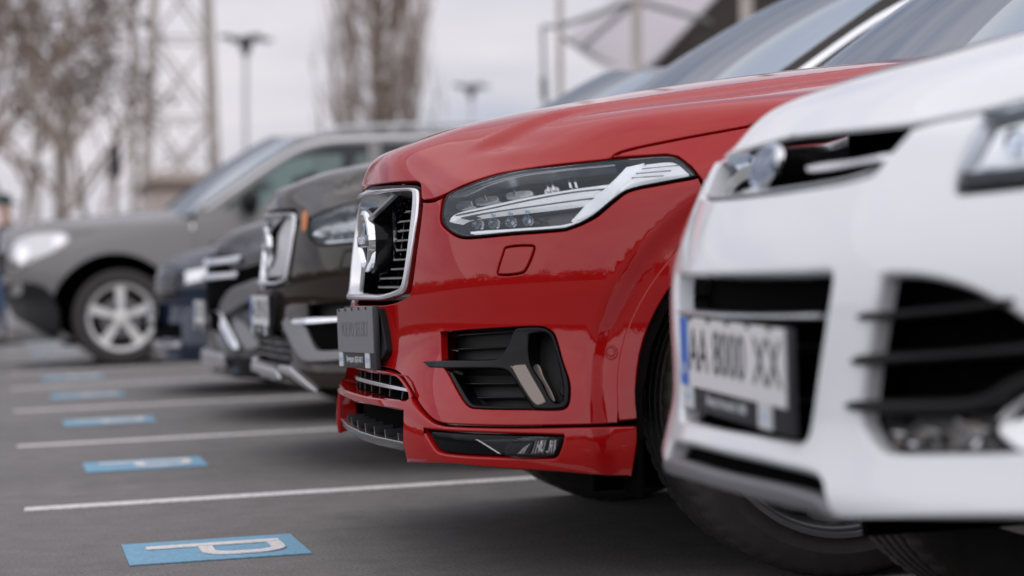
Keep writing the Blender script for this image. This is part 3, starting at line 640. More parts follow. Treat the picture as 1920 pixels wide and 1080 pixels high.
def ruled(name, A, Bq, m, par, n=14, bulge=(0, 0, 0), th=.006):
    """thick curved sheet between two curves given for the near half (centre -> edge), mirrored"""
    def full(L): L = np.array(L, float); N_ = L[:0:-1] * [1, -1, 1]; return np.concatenate([N_, L])
    A, Bq = full(A), full(Bq); k = len(A); V = []; F = []
    for lay in (0, 1):
        for i in range(n + 1):
            t = i / n; b = 4 * t * (1 - t)
            for a in range(k): V.append(A[a] * (1 - t) + Bq[a] * t + np.array(bulge) * b * (1 - (abs(2 * a / (k - 1) - 1)) ** 2 * .6) + np.array([.0, 0, -th]) * lay)
    o = (n + 1) * k
    for i in range(n):
        for a in range(k - 1):
            q = (i * k + a, i * k + a + 1, (i + 1) * k + a + 1, (i + 1) * k + a); F.append(q); F.append(tuple(x + o for x in q[::-1]))
    for i in range(n):
        for a in (0, k - 1): F.append((i * k + a, (i + 1) * k + a, (i + 1) * k + a + o, i * k + a + o))
    for a in range(k - 1):
        for i in (0, n): F.append((i * k + a, i * k + a + 1, i * k + a + 1 + o, i * k + a + o))
    mb = MB(); mb.add(V, F); return mb.build(name, m, par, smooth=True, angle=40)
def cabin(c, body, p):
    """windscreen, roof, flanks with windows, tail, floor"""
    g = c.root; fl = Flank(p['zs'], p['ys'], p['rear'])
    yat = lambda x, z: -fl.ev(np.array([x]), np.array([z]))[0][1]
    (xb, zb), (xt, zt), (xr, zr), (xe, ze) = p['ws_base'], p['ws_top'], p['roof_rear'], p['tail']
    bc, tcn = p['base_corner'], p['top_corner']       # x, z on the flank
    cur = lambda x0, z0, x1, z1, y1: [(x0 + (x1 - x0) * t ** 2.2, -y1 * t, z0 + (z1 - z0) * t ** 2) for t in np.linspace(0, 1, 9)]
    A = cur(xb, zb, bc[0], bc[1], yat(*bc) - .03); T = cur(xt, zt, tcn[0], tcn[1], yat(*tcn) - .03)
    ruled('windscreen', A, T, 'windscreen_glass', g, bulge=(-.02, 0, .03))
    Rr = cur(xr, zr, xr, p['roof_edge'], yat(xr, p['roof_edge']) - .03)
    ruled('roof', T, Rr, body, g, bulge=(0, 0, .035), th=.02)
    E1 = cur(xe, ze, xe - .1, ze - .02, yat(xe - .12, ze) - .02); ruled('tailgate_glass', Rr, E1, 'windscreen_glass', g, bulge=(.03, 0, 0))
    E2 = [(xe + .02, y, .35) for y in np.linspace(0, -(yat(xe - .1, .5) - .02), 9)]; ruled('tailgate', E1, E2, body, g, bulge=(.06, 0, 0))
    mb = MB(); mb.box(((p['x0'] + xe) / 2 - .1, 0, .32), (xe - p['x0'] - .5, 1.7, .2)); mb.build('floor_pan', 'void_black', g)
    # dashboard, seats: dark shapes behind the glass
    mb = MB(); mb.box((bc[0] + .32, 0, zb - .14), (.7, 1.4, .2), bev=.06); mb.build('dashboard', 'seat_cloth', g, smooth=True)
    for x in (bc[0] + 1.1, bc[0] + 2.0):
        for y in (-.37, .37):
            mb = MB(); mb.box((x, y, zb - .2), (.16, .48, .65), bev=.06); mb.box((x + .03, y, zb + .2), (.10, .26, .20), bev=.04); mb.build('seat', 'seat_cloth', g, smooth=True)
    for s in (1, -1):
        mir = s < 0
        sl = lambda nm, uv, m, par=g, **k: slab(nm, fl, np.array(uv, float), m, par, mirror=mir, **k)
        wins = [smooth_line(wn) for wn in p['windows']]
        bs = sl('body_side', smooth_line(p['side']), body, holes=wins, h0=-.03, step=.09, bev=.004)
        for wv in wins: sl('side_window', wv, 'side_glass', bs, h0=-.016, h1=-.010, bev=.001, step=.2)
        if p.get('trim'): sl('window_trim', smooth_line(p['trim']), p.get('trim_mat', 'chrome'), bs, h0=-.01, h1=.006, bev=.003, step=.05)
        for px_ in p.get('pillars', []): sl('window_pillar', smooth_line(px_), 'gloss_black', bs, h0=-.008, h1=-.002, bev=.001, step=.2)
        if p.get('handles'):
            for hx, hz in p['handles']: sl('door_handle', smooth_line([(hx, hz), (hx + .2, hz + .005), (hx + .2, hz + .03), (hx, hz + .025)]), body, bs, h0=0, h1=.03, bev=.01)
        for dl in p.get('door_lines', []): sl('door_seam', dl, 'void_black', bs, h0=-.004, h1=.0006, bev=.0003)
        # mirror
        if p.get('mirror'):
            mx_, mz_ = p['mirror']; y = -s * (yat(mx_, mz_ - .03) + .13)
            mb = MB(); mb.box((mx_, y, mz_), (.14, .24, .17), bev=.055); mb.box((mx_ + .03, y + s * .13, mz_ - .07), (.08, .12, .035), bev=.012)
            mb.build('door_mirror', p.get('mirror_mat', body), g, smooth=True, angle=60)
        if p.get('rails'):
            x0_, x1_, zz = p['rails']; y = -s * (p['rail_y'])
            mb = MB(); pts = [(x0_ - .03, y, zz - .06), (x0_ + .04, y, zz - .01)] + [(x, y, zz + .012 * math.sin(math.pi * (x - x0_) / (x1_ - x0_))) for x in np.linspace(x0_ + .15, x1_ - .15, 10)] + [(x1_ - .04, y, zz - .01), (x1_ + .03, y, zz - .06)]
            mb.tube(pts, .02, 10); mb.build('roof_rail', p.get('rail_mat', 'satin_metal'), g, smooth=True)
    return fl
def arches(c, x, R, mat_='void_black'):
    for s in (-1, 1):
        mb = MB()
        for k in range(14):
            a0, a1 = math.pi * k / 14 - .1, math.pi * (k + 1) / 14 - .1
            mb.add([(x - R * math.cos(a), s * y, R * .82 + R * math.sin(a)) for a in (a0, a1) for y in (.55, .93)], [(0, 1, 3, 2)])
        mb.box((x, s * .55, .55), (R * 2, .02, .75)); mb.build('wheel_house', mat_, c.root)
BIG = dict(x0=1.45, zs=[.2, .32, .5, .8, .98, 1.06, 1.12, 1.35, 1.66, 1.80], ys=[.90, .945, .966, .966, .955, .935, .90, .80, .655, .56], rear=(3.9, 4.95, .10), ws_base=(1.265, 1.145), ws_top=(2.20, 1.71), base_corner=(1.42, 1.08), top_corner=(2.36, 1.635), roof_rear=(4.45, 1.69), roof_edge=1.66, tail=(4.86, 1.12),
    side=[(1.463, .26, 'c'), (3.36, .27, 'c'), (3.39, .40), (3.46, .62), (3.62, .78), (3.86, .85), (4.10, .78), (4.26, .62), (4.34, .40, 'c'), (4.9, .40, 'c'), (4.93, .75), (4.80, 1.12), (4.45, 1.66, 'c'), (3.5, 1.70), (2.62, 1.685), (2.36, 1.645), (2.1, 1.505), (1.49, 1.135, 'c'), (1.463, 1.02, 'c')],
    windows=[[(1.70, 1.13, 'c'), (2.88, 1.15, 'c'), (2.92, 1.60, 'c'), (2.62, 1.60), (2.34, 1.53), (2.1, 1.40)], [(3.0, 1.155, 'c'), (3.72, 1.18, 'c'), (3.70, 1.59, 'c'), (3.03, 1.605, 'c')], [(3.82, 1.19, 'c'), (4.3, 1.25, 'c'), (4.18, 1.54), (3.80, 1.585, 'c')]],
    trim=[(1.58, 1.125, 'c'), (1.83, 1.275), (2.3, 1.54), (2.6, 1.617), (3.4, 1.63), (4.2, 1.575, 'c'), (4.2, 1.60, 'c'), (3.4, 1.655), (2.60, 1.648), (2.305, 1.572), (1.835, 1.308), (1.55, 1.128, 'c')],
    handles=[(2.62, .98), (3.55, 1.0)], door_lines=[[(1.474, .3), (1.482, .3), (1.482, 1.0), (1.474, 1.0)], [(2.93, .3), (2.938, .3), (2.958, 1.1), (2.95, 1.1)]], mirror=(1.90, 1.17), rails=(2.6, 4.4, 1.735), rail_y=.60)
sporty_apron(RED, 'red_paint')
grille(RED, True)
# plate, its bracket, wheels and the rest of the red car
RED.slab('plate_bracket', RED.px(smooth_line([(705, 580, 'c'), (722, 582, 'c'), (727, 600), (736, 652), (733, 668), (722, 680), (708, 686, 'c')])), 'black_plastic', h0=-.01, h1=.018, bev=.004)
mb = MB(); mb.box((.022, 0, .535), (.022, .50, .13), bev=.004); mb.build('plate_bracket', 'black_plastic', red)
plate_holder(RED, -.002, .538, math.radians(-1.3), 'VOLVO SELEKT', 'grey', ('Винницаавто  (067) 0-430-13', 'VOLVO'))
for s in (-1, 1):
    wheel(RED, .875, s * .822, face=s, steer=math.radians(-2)); wheel(RED, 3.86, s * .822, face=s)
arches(RED, .875, .44); arches(RED, 3.86, .44)
cabin(RED, 'red_paint', BIG)
for s in (-1, 1):
    mb = MB(); mb.box((.445, s * .83, .255), (.012, .12, .13), bev=.004); mb.build('mud_flap', 'void_black', red)
def engine_bay(c, z0=.26):
    mb = MB(); mb.box((.66, 0, (z0 + .80) / 2), (.6, 1.0, .80 - z0)); mb.build('engine_bay', 'void_black', c.root)
engine_bay(RED)
# ------------------------------------------------------------------ white SUV in the foreground
def white_net():
    ys = [0, .2, .36, .5, .62, .74, .83, .885, .915, .919, .919]; tail = [.85, 1.2, 1.5]
    L = [(.22, [.08, .09, .12, .16, .21, .30, .42, .58], -.05), (.325, [-.012, -.001, .026, .068, .124, .215, .33, .50], -.01), (.37, [-.02, -.008, .018, .06, .115, .205, .325, .50], 0),
         (.45, [.0, .01, .038, .082, .138, .228, .35, .52], 0), (.55, [.0, .011, .038, .082, .138, .228, .35, .52], 0), (.64, [.002, .013, .040, .084, .140, .230, .352, .52], 0),
         (.70, [.018, .028, .055, .098, .153, .243, .365, .53], 0), (.76, [.048, .056, .081, .122, .178, .266, .387, .55], 0), (.81, [.074, .081, .106, .147, .204, .291, .407, .57], -.005), (.85, [.096, .103, .127, .171, .232, .317, .43, .59], -.02)]
    zs = [.875, .875, .872, .868, .865, .87, .885, .905, .935, .96, .98]
    def zh(x, y): return spi([.08, .15, .25, .35, .5, .8, 1.2, 1.6], [.872, .908, .953, .984, 1.020, 1.062, 1.10, 1.125], x) - .07 * (abs(y) / .8) ** 2.5
    net = []
    for i, y in enumerate(ys):
        col = [((X + tail)[i], max(0, y + dy * min(1, i / 7)), z) for z, X, dy in L]
        px, py, _ = col[-1]; qx, qy = 1.30, .04 * i; ln = math.hypot(qx - px, qy - py)
        for k, d in enumerate([.03, .09, .2, .38, .72, 99]):
            t = (min(1, d / ln) if ln > 1.15 else [.045, .13, .26, .42, .7][k]) if d < 99 else 1
            x, yy = px + (qx - px) * t, py + (qy - py) * t
            col.append((x, yy, zs[i] if k == 0 else zh(x, yy)))
        net.append(col)
    return net
def white_post(P):
    r = np.hypot(P[..., 0] - .86, P[..., 2] - .345); t = sstep((.50 - r) / .06); Q = P.copy(); Q[..., 1] -= np.sign(P[..., 1]) * .012 * t * np.clip((P[..., 0] - .2) / .15, 0, 1); return Q
WS = Surf(white_net(), post=white_post)
white = thing('parked_car', 'white SUV cut off by the right edge, its number plate reading AA 8000 XX', 'car', group='cars parked in the bays')
WH = Car(white, (1.05, 2.95, 0), WS)
wv = lambda x, y: [0, WH.px([(x, y)])[0][1]]
wh = lambda a, pts, b: WH.both(np.concatenate([[wv(*a)], WH.px(smooth_line(pts, closed=False)), [wv(*b)]]))
hd = np.concatenate([[[0, WH.px([(1462, 257)])[0][1]]], WH.px(smooth_line([(1462, 257), (1560, 246), (1640, 238), (1710, 229), (1770, 217), (1856, 201), (1920, 185), (2000, 168)], closed=False)), WH.top([(.50, -.79), (.8, -.815), (1.24, -.76)]), [[0, 14.93]]])
WH.slab('hood', WH.both(hd), 'white_paint', inset=.0015, h0=-.007, step=.03)
arcW = lambda r, a0, a1, n: [(.86 - r * math.cos(a), .345 + r * math.sin(a)) for a in np.radians(np.linspace(a0, a1, n))]
bmp = np.concatenate([[wv(1450, 356)], WH.px(smooth_line([(1462, 354.5), (1575, 336), (1638, 319, 'c'), (1652, 300), (1668, 280), (1710, 234, 'c'), (1760, 222), (1848, 206, 'c'), (1822, 258), (1797, 312), (1789, 358, 'c'), (1920, 344.5), (1985, 334)], closed=False)),
    WH.side([(.45, .81), (.58, .80)]), WH.side(arcW(.40, 50, -2, 14)), WH.px(smooth_line([(1920, 976), (1750, 979), (1590, 981), (1572, 979, 'c'), (1552, 960), (1540, 935), (1533, 908), (1520, 893), (1450, 875)], closed=False)), [wv(1395, 862)]])
intake = wh((1420, 518.5), [(1440, 518), (1500, 516), (1548, 513.5), (1554, 517), (1545, 580), (1527, 700), (1513, 800), (1506, 818), (1494, 824), (1450, 818)], (1400, 811))
fogW = WH.px(smooth_line([(1652, 519, 'c'), (1725, 523), (1800, 541), (1856, 567), (1920, 606), (1965, 640), (1985, 700), (1990, 780), (1970, 845, 'c'), (1920, 845), (1762, 846), (1665, 844.5), (1642, 833), (1626, 812), (1612, 782)]))
wb = WH.slab('bumper', WH.both(bmp), 'white_paint', holes=[intake, fogW, mirror_u(fogW)], h0=-.032, bev=.010, step=.026, inset=.0015)
# upper grille
gw = wh((1440, 261), [(1462, 256), (1560, 245), (1640, 237), (1709, 230), (1668, 283), (1640, 320), (1575, 338)], (1450, 358))
ug = WH.slab('grille', gw, 'void_black', h0=-.10, h1=-.055, step=.04, bev=.004)
for pts, m, h1 in (([(1500, 303), (1590, 290), (1671, 277), (1665, 289), (1590, 302), (1500, 316)], 'chrome', -.012), ([(1512, 281), (1600, 270), (1672, 259), (1668, 267), (1600, 279), (1512, 291)], 'void_black', -.03), ([(1522, 334), (1580, 324), (1634, 313), (1628, 322), (1580, 333), (1522, 343)], 'black_plastic', -.03)):
    for s in (1, -1): u = WH.px(smooth_line(pts)); WH.slab('slat', u if s > 0 else mirror_u(u), m, ug, h0=-.07, h1=h1 if s > 0 else -.05, bev=.003)
WH.slab('grille_edge', wh((1450, 351), [(1520, 341.5), (1580, 331), (1640, 315), (1637, 320), (1580, 336), (1520, 346.5)], (1450, 356)), 'satin_metal', ug, h0=-.02, h1=-.003, bev=.002)
zb = WS.ev(np.array([0.]), np.array([wv(1440, 312)[1]]))[0]; X = zb[0]; Zc = zb[2]
ell = lambda a, b, n=40: [(a * math.cos(t), b * math.sin(t)) for t in np.linspace(0, 2 * math.pi, n, endpoint=False)]
ax = axes((X, 0, Zc), (0, -1, 0), Vector((.35, 0, .94)), Vector((-.94, 0, .35)))
mb = MB(); mb.prism(ell(.056, .036), -.002, .005, ax); mb.prism(ell(.0525, .0325), .005, .008, ax); mb.build('badge', 'chrome', ug, smooth=True)
mb = MB(); mb.prism(ell(.05, .028), -.06, -.002, ax); mb.build('badge_base', 'void_black', ug)
mb = MB(); mb.prism(ell(.0475, .0285), .003, .0093, ax); bi = mb.build('badge_field', 'badge_blue', ug, smooth=True)
text_mesh('badge_word', 'Ford', .038, ax @ Matrix.Translation((0, .002, .0100)), 'chrome', ug, .0008, sx=1.05, shear=.35)
# main intake
mi = WH.slab('intake', wh((1420, 514), [(1440, 513), (1556, 508), (1530, 720), (1512, 830), (1440, 824)], (1400, 818)), 'void_black', h0=-.09, h1=-.06, step=.06)
WH.slab('slat', wh((1410, 588), [(1460, 588), (1540, 588), (1538, 600), (1460, 602)], (1410, 602)), 'satin_metal', mi, h0=-.05, h1=-.002, bev=.006)
for y in (652, 744): WH.slab('slat', wh((1400, y), [(1460, y - 1), (1534, y - 2), (1532, y + 8), (1460, y + 10)], (1400, y + 10)), 'black_plastic', mi, h0=-.07, h1=-.045, bev=.004)
plate_holder(WH, .0085, .5275, math.radians(1.2), [('AA', .158, .80), ('8000', -.002, .84), ('XX', -.185, .92)], 'white', ('Віннер Автомотів  0800', 'Ford'), yaw=math.radians(-2.7))
# side intakes with three blades and the fog lamps
for s in (1, -1):
    M = (lambda a: a) if s > 0 else mirror_u
    P = lambda pts: M(WH.px(smooth_line(pts)))
    si = WH.slab('side_intake', M(fogW), 'void_black', inset=-.008, h0=-.10, h1=-.07, step=.05)
    for pts in ([(1609, 592), (1622, 585, 'c'), (1700, 581), (1800, 571), (1900, 559), (1900, 570), (1800, 585), (1700, 595), (1640, 600), (1615, 600)], [(1597, 675), (1612, 665, 'c'), (1700, 661), (1800, 655), (1965, 643), (1965, 660), (1800, 674), (1700, 681), (1605, 685)],
                [(1586, 759), (1602, 751, 'c'), (1700, 749), (1790, 747), (1845, 738), (1890, 712), (1970, 682), (1970, 702), (1905, 730), (1868, 757), (1820, 772), (1700, 776), (1598, 770)]):
        WH.slab('slat', P(pts), 'black_plastic', si, h0=-.065, h1=.008 if s > 0 else -.02, bev=.007)
    fl_ = WH.slab('fog_lamp', P([(1606, 776, 'c'), (1700, 778), (1820, 774), (1868, 760), (1905, 734), (1975, 706, 'c'), (1985, 780), (1970, 846, 'c'), (1762, 846), (1660, 845), (1636, 830), (1620, 805)]), 'lamp_housing', si, h0=-.06, h1=-.035, bev=.004)
    rng = random.Random(3)
    for i in range(26):
        x, y = 1650 + 200 * rng.random(), 788 + 50 * rng.random(); w_ = rng.uniform(5, 22); k_ = rng.uniform(3, 8); a = rng.uniform(-4, 8)
        WH.slab('reflector', P([(x - w_, y - k_), (x + w_, y - k_ + a), (x + w_ * .8, y + k_ + a), (x - w_ * .8, y + k_)]), rng.choice(['dark_chrome', 'slat_metal', 'grey_trim', 'gloss_black', 'gloss_black', 'satin_metal']), fl_, h0=-.045, h1=-.030 + .004 * rng.random(), bev=.002)
    WH.slab('reflector', P([(1850, 802), (1890, 788), (1940, 778), (1962, 834), (1905, 842), (1880, 834)]), 'light_guide_added_glow', fl_, h0=-.045, h1=-.02, bev=.006)
    WH.slab('lamp_trim', P([(1850, 782), (1900, 742), (1970, 712), (1970, 728), (1905, 758), (1862, 795)]), 'satin_metal', fl_, h0=-.045, h1=-.02, bev=.004)
    # headlight
    lw = P([(1852, 208, 'c'), (1920, 189), (2000, 171), (2060, 165), (2100, 185, 'c'), (2060, 270), (1985, 332), (1920, 343), (1790, 357, 'c'), (1798, 312), (1824, 260)])
    hl = WH.slab('headlight', lw, 'gloss_black', h0=-.09, h1=-.05, step=.04, inset=.002)
    WH.slab('lamp_shell', P([(1856, 214, 'c'), (1920, 197), (2000, 180), (2060, 180), (2040, 250), (1980, 282), (1920, 290), (1806, 304, 'c'), (1828, 262)]), 'light_guide_added_glow', hl, h0=-.05, h1=-.022, bev=.006)
    WH.slab('lamp_trim', P([(1806, 304, 'c'), (1920, 290), (2000, 278), (2000, 290), (1920, 304), (1803, 318, 'c')]), 'satin_metal', hl, h0=-.05, h1=-.016, bev=.003)
    WH.slab('lamp_band', P([(1802, 320, 'c'), (1920, 307), (2010, 290), (1985, 330), (1920, 341), (1793, 355, 'c')]), 'gloss_black', hl, h0=-.05, h1=-.003, bev=.003)
    WH.slab('reflector_bowl', P([(1870, 235), (1905, 222), (1915, 270), (1875, 282)]), 'reflector', hl, h0=-.05, h1=-.015, bev=.004)
    WH.slab('lens', lw, 'lens_clear', hl, h0=-.006, h1=-.001, bev=.002, inset=.003)
    fen = np.concatenate([WH.px([(2102, 183), (2060, 162), (2000, 166)]), WH.top([(.50, -.793), (.8, -.818), (1.24, -.763)]), WH.side([(1.45, .90), (1.46, .7), (1.46, .42), (1.32, .38)] + arcW(.403, 172, 52, 26) + [(.585, .81), (.46, .815)]), WH.px([(1988, 333), (2062, 271)])])
    WH.slab('fender', M(fen), 'white_paint', h0=-.025, step=.04, inset=.0015)
    wheel(WH, .86, s * .775, R=.345, rim=.225, width=.235, face=s, style='silver', steer=math.radians(6)); wheel(WH, 3.55, s * .775, R=.345, rim=.225, width=.235, face=s, style='silver')
# lower mouth and skid bar
void(WH, 'lower_intake', wh((1400, 855), [(1470, 868), (1533, 886), (1556, 960), (1480, 945)], (1400, 925)), -.04, white)
WH.slab('skid_bar', wh((1400, 893), [(1470, 908), (1530, 927), (1542, 938), (1576, 983, 'c'), (1540, 968), (1480, 955)], (1400, 932)), 'grey_trim', h0=-.05, h1=.006, bev=.010)
arches(WH, .86, .41); arches(WH, 3.55, .41); engine_bay(WH, .40)
mb = MB(); mb.box((.80, 0, .385), (1.2, 1.36, .03)); mb.build('under_tray', 'void_black', white)
MID = dict(BIG); MID.update(zs=[.2, .32, .5, .8, .98, 1.06, 1.12, 1.35, 1.62, 1.75], ys=[.86, .90, .919, .919, .91, .89, .86, .78, .64, .55], ws_base=(1.24, 1.10), ws_top=(2.2, 1.64), tail=(4.45, 1.1), roof_rear=(4.1, 1.62), roof_edge=1.6, top_corner=(2.32, 1.60), base_corner=(1.55, 1.06), rear=(3.6, 4.5, .1), mirror=(1.8, 1.12), rails=None,
    side=[(1.463, .26, 'c'), (3.08, .27, 'c'), (3.12, .42), (3.3, .68), (3.55, .77), (3.8, .68), (3.98, .42, 'c'), (4.45, .42, 'c'), (4.5, .75), (4.4, 1.10), (4.1, 1.60, 'c'), (3.2, 1.64), (2.36, 1.61), (2.05, 1.44), (1.6, 1.07, 'c'), (1.463, .99, 'c')],
    windows=[[(1.76, 1.09, 'c'), (2.7, 1.11, 'c'), (2.72, 1.54, 'c'), (2.45, 1.54), (2.24, 1.46)], [(2.8, 1.115, 'c'), (3.5, 1.14, 'c'), (3.46, 1.53, 'c'), (2.82, 1.545, 'c')]], trim=None, door_lines=[], handles=[(2.4, .95), (3.3, .97)])
cabin(WH, 'white_paint', MID)
# ------------------------------------------------------------------ brown SUV: same body, bright upright grille bars, grey lower trim
brown = thing('parked_car', 'dark brown SUV with a chrome grille of upright bars, beside the red car', 'car', group='cars parked in the bays')
BR = Car(brown, (.945, 7.8, .035), SUV)
suv_front(BR, 'brown_paint', False)
grille(BR, False)
half = np.concatenate([half_line(RED, (676, 686), [(690, 688)] + a_px[:-1]), RED.front([(-.60, .262), (-.45, .268), (-.2, .27)], vmax=4), [[0, RED.front([(0, .27)], vmax=4)[0][1]]]])
lowg = half_front(BR, [(-.2, .455), (-.40, .45), (-.44, .43), (-.50, .35), (-.46, .335), (-.2, .335)], .455, .335)
ap = BR.slab('front_apron', BR.both(half), 'brown_paint', holes=[lowg], h0=-.02, step=.03)
lg = void(BR, 'lower_grille', lowg, -.04, ap, 'black_plastic')
for z in (.435, .41, .385, .36): BR.slab('slat', half_front(BR, [(-.2, z + .006), (-.46, z + .006), (-.46, z - .006), (-.2, z - .006)], z + .006, z - .006), 'gloss_black', lg, h0=-.05, h1=-.01, bev=.003, step=.05)
for s in (1, -1):
    M = (lambda a: a) if s > 0 else mirror_u
    P = lambda pts: M(BR.px(smooth_line(pts)))
    tr = BR.slab('bumper_trim', P([(532, 606, 'c'), (541, 594, 'c'), (552, 604), (574, 612), (582, 628), (593, 652), (600, 658), (650, 656), (705, 650), (705, 668), (650, 676), (592, 680), (570, 677), (553, 655), (540, 625)]), 'grey_trim', h0=-.01, h1=.012, bev=.006)
    BR.slab('chrome_strip', P([(552, 606), (558, 599), (640, 595), (712, 590), (712, 601), (640, 606), (560, 611)]), 'chrome', tr, h0=-.02, h1=.016, bev=.005)
    BR.slab('lower_intake', P([(576, 612, 'c'), (700, 604, 'c'), (700, 648), (650, 654), (602, 655), (594, 648)]), 'void_black', tr, h0=-.01, h1=.004, bev=.002)
    BR.slab('side_marker', P([(568, 398), (575, 396), (574, 430), (566, 432)]), 'amber', h0=-.005, h1=.001, bev=.001)
    BR.slab('skid_trim', P([(528, 686), (548, 687), (556, 694), (598, 730, 'c'), (584, 729), (545, 703), (530, 696)]), 'brushed_silver', h0=-.02, h1=.016, bev=.006)
    wheel(BR, .875, s * .822, face=s, rz=.378 - .035); wheel(BR, 3.86, s * .822, face=s, rz=.378 - .035)
BR.slab('skid_plate', half_front(BR, [(-.2, .322), (-.36, .318), (-.42, .292), (-.40, .282), (-.2, .288)], .322, .288), 'brushed_silver', h0=-.02, h1=.02, bev=.008, step=.04)
plate_holder(BR, -.004, .52, 0, [('AA', .158, .80), ('1290', -.002, .84), ('HX', -.185, .92)], 'white', ('Винницаавто', 'VOLVO'))
BR.slab('plate_bracket', BR.front([(-.30, .58), (-.24, .60), (-.24, .46), (-.29, .47)], vmax=7), 'black_plastic', h0=-.01, h1=.02, bev=.004)
arches(BR, .875, .44); arches(BR, 3.86, .44); engine_bay(BR); cabin(BR, 'brown_paint', BIG)
# ------------------------------------------------------------------ plainer far cars: same topology, other proportions
hb = UV['hood']; nh = len(hb) // 2
hood_half = UV['hood'][:nh]
def warped(fx, fy, fz, lift=0.):
    net = np.array(big_suv_net()); out = net.copy(); net[..., 2] += lift * np.clip(1 - net[..., 0] / 1.1, 0, 1) * np.clip((net[..., 2] - .74) / .2, 0, 1); out[..., 0] = fx(net[..., 0], net[..., 2]); out[..., 1] = fy(net[..., 1]); out[..., 2] = fz(net[..., 2]); return Surf(out)
def shell(c, body, S):
    c.slab('hood', UV['hood'], body, inset=.003, h0=-.02, step=.06)
    rest = np.concatenate([[hood_half[0]], hood_half[1:n_hood]])
    low = [[9.9, 7.6], [9.9, 4], [9.9, 1.2]]
    arcuv = SUVCAR.side([(1.34, .40)] + [(.875 - .474 * math.cos(a), .378 + .474 * math.sin(a)) for a in np.radians(np.linspace(174, -3, 30))])
    bot = [[6.9, .2], [5, .15], [3, .15], [0, .15]]
    c.slab('front_body', c.both(np.concatenate([rest, low, arcuv, bot])), body, inset=.003, h0=-.03, step=.05)
n_hood = len(smooth_line(hood_px, closed=False)) + 3; SUVCAR = RED
def pmap(p, fx, fz, fy):
    q = dict(p)
    m2 = lambda L: [tuple([fx(a[0]), fz(a[1])] + list(a[2:])) for a in L]
    for k in ('side', 'trim', 'handles'): q[k] = m2(p[k]) if p.get(k) else p.get(k)
    q['windows'] = [m2(L) for L in p['windows']]; q['door_lines'] = [m2(L) for L in p['door_lines']]
    for k in ('ws_base', 'ws_top', 'base_corner', 'top_corner', 'roof_rear', 'tail', 'mirror'): q[k] = (fx(p[k][0]), fz(p[k][1])) if p.get(k) else None
    q['roof_edge'] = fz(p['roof_edge']); q['zs'] = [fz(z) for z in p['zs']]; q['ys'] = [fy(y) for y in p['ys']]; q['x0'] = fx(p['x0']); q['rear'] = (fx(p['rear'][0]), fx(p['rear'][1]), p['rear'][2])
    if p.get('rails'): q['rails'] = (fx(p['rails'][0]), fx(p['rails'][1]), fz(p['rails'][2])); q['rail_y'] = fy(p['rail_y'])
    return q
def far_suv(label, origin, body, kx, ky, kz_low, kz_high, wheel_style='silver', nose=0., extra=None, lift=0., square=0.):
    t = thing('parked_car', label, 'car', group='cars parked in the bays')
    fx = lambda x, z=None: x * kx
    def fz(z): z = np.asarray(z, float); r = np.interp(z, [0, .8, 1.0, 3], [0, .8 * kz_low, 1.0 * kz_high, 3.0 * kz_high]); return r if r.ndim else float(r)
    fy = lambda y: y * ky
    S = warped(lambda x, z: x * kx * (1 - square * np.clip(1 - x / .85, 0, 1)) + nose * np.clip((z - .55) / .4, 0, 1) * np.clip(1 - x / 1.2, 0, 1), fy, fz, lift)
    c = Car(t, origin, S); shell(c, body, S)
    p = pmap(BIG, fx, fz, fy); p.update(extra or {})
    cabin(c, body, p)
    k = kz_low
    for s in (1, -1):
        wheel(c, .875 * kx, s * .822 * ky, R=.378 * k, rim=.262 * k, width=.25, face=s, style=wheel_style); wheel(c, 3.86 * kx, s * .822 * ky, R=.378 * k, rim=.262 * k, width=.25, face=s, style=wheel_style)
    arches(c, .875 * kx, .44 * k); arches(c, 3.86 * kx, .44 * k)
    mb = MB(); mb.box((.66 * kx, 0, .52 * k), (.6, 1.0, .5)); mb.build('engine_bay', 'void_black', t)
    return c
# black crossover with a chrome edged face
BK = far_suv('black SUV with a slanting chrome strip on its bumper, beyond the brown car', (1.0, 10.4, 0), 'black_paint', .95, .93, .98, .985, nose=-.01, lift=-.075)
for s in (1, -1):
    M = (lambda a: a) if s > 0 else mirror_u
    P = lambda pts: M(BK.px(smooth_line(pts)))
    BK.slab('chrome_strip', P([(404, 588), (412, 582), (424, 588), (440, 620), (455, 656), (444, 656), (428, 630)]), 'chrome', h0=-.01, h1=.03, bev=.008)
    BK.slab('headlight', P([(428, 485), (455, 470), (500, 462), (560, 455), (560, 480), (500, 492), (440, 505)]), 'lamp_housing', h0=-.01, h1=.006, bev=.004)
    BK.slab('bumper_wing', P([(420, 570), (434, 545), (460, 532), (500, 525), (500, 560), (470, 570), (440, 588), (425, 592)]), 'grey_trim', h0=-.01, h1=.03, bev=.016)
    BK.slab('lower_trim', P([(441, 603), (455, 600), (486, 640), (488, 652), (462, 655)]), 'grey_trim', h0=-.01, h1=.015, bev=.006)
gr = BK.slab('grille', half_front(BK, [(-.2, .81), (-.62, .79), (-.72, .71), (-.60, .54), (-.2, .50)], .81, .50, vmax=8), 'void_black', h0=-.03, h1=.004, bev=.003)
for z in (.765, .695): BK.slab('slat', half_front(BK, [(-.2, z + .018), (-.50, z + .022), (-.50, z - .012), (-.2, z - .018)], z + .018, z - .018, vmax=8), 'chrome', gr, h0=-.01, h1=.03, bev=.010)
BK.slab('chrome_edge', mirror_u(BK.front([(-.46, .86), (-.56, .87), (-.60, .72), (-.54, .56), (-.48, .56), (-.53, .72)], vmax=8)), 'chrome', gr, h0=-.01, h1=.03, bev=.01)
BK.slab('skid_plate', half_front(BK, [(-.2, .33), (-.45, .33), (-.50, .27), (-.2, .25)], .33, .25), 'brushed_silver', h0=-.02, h1=.03, bev=.01)
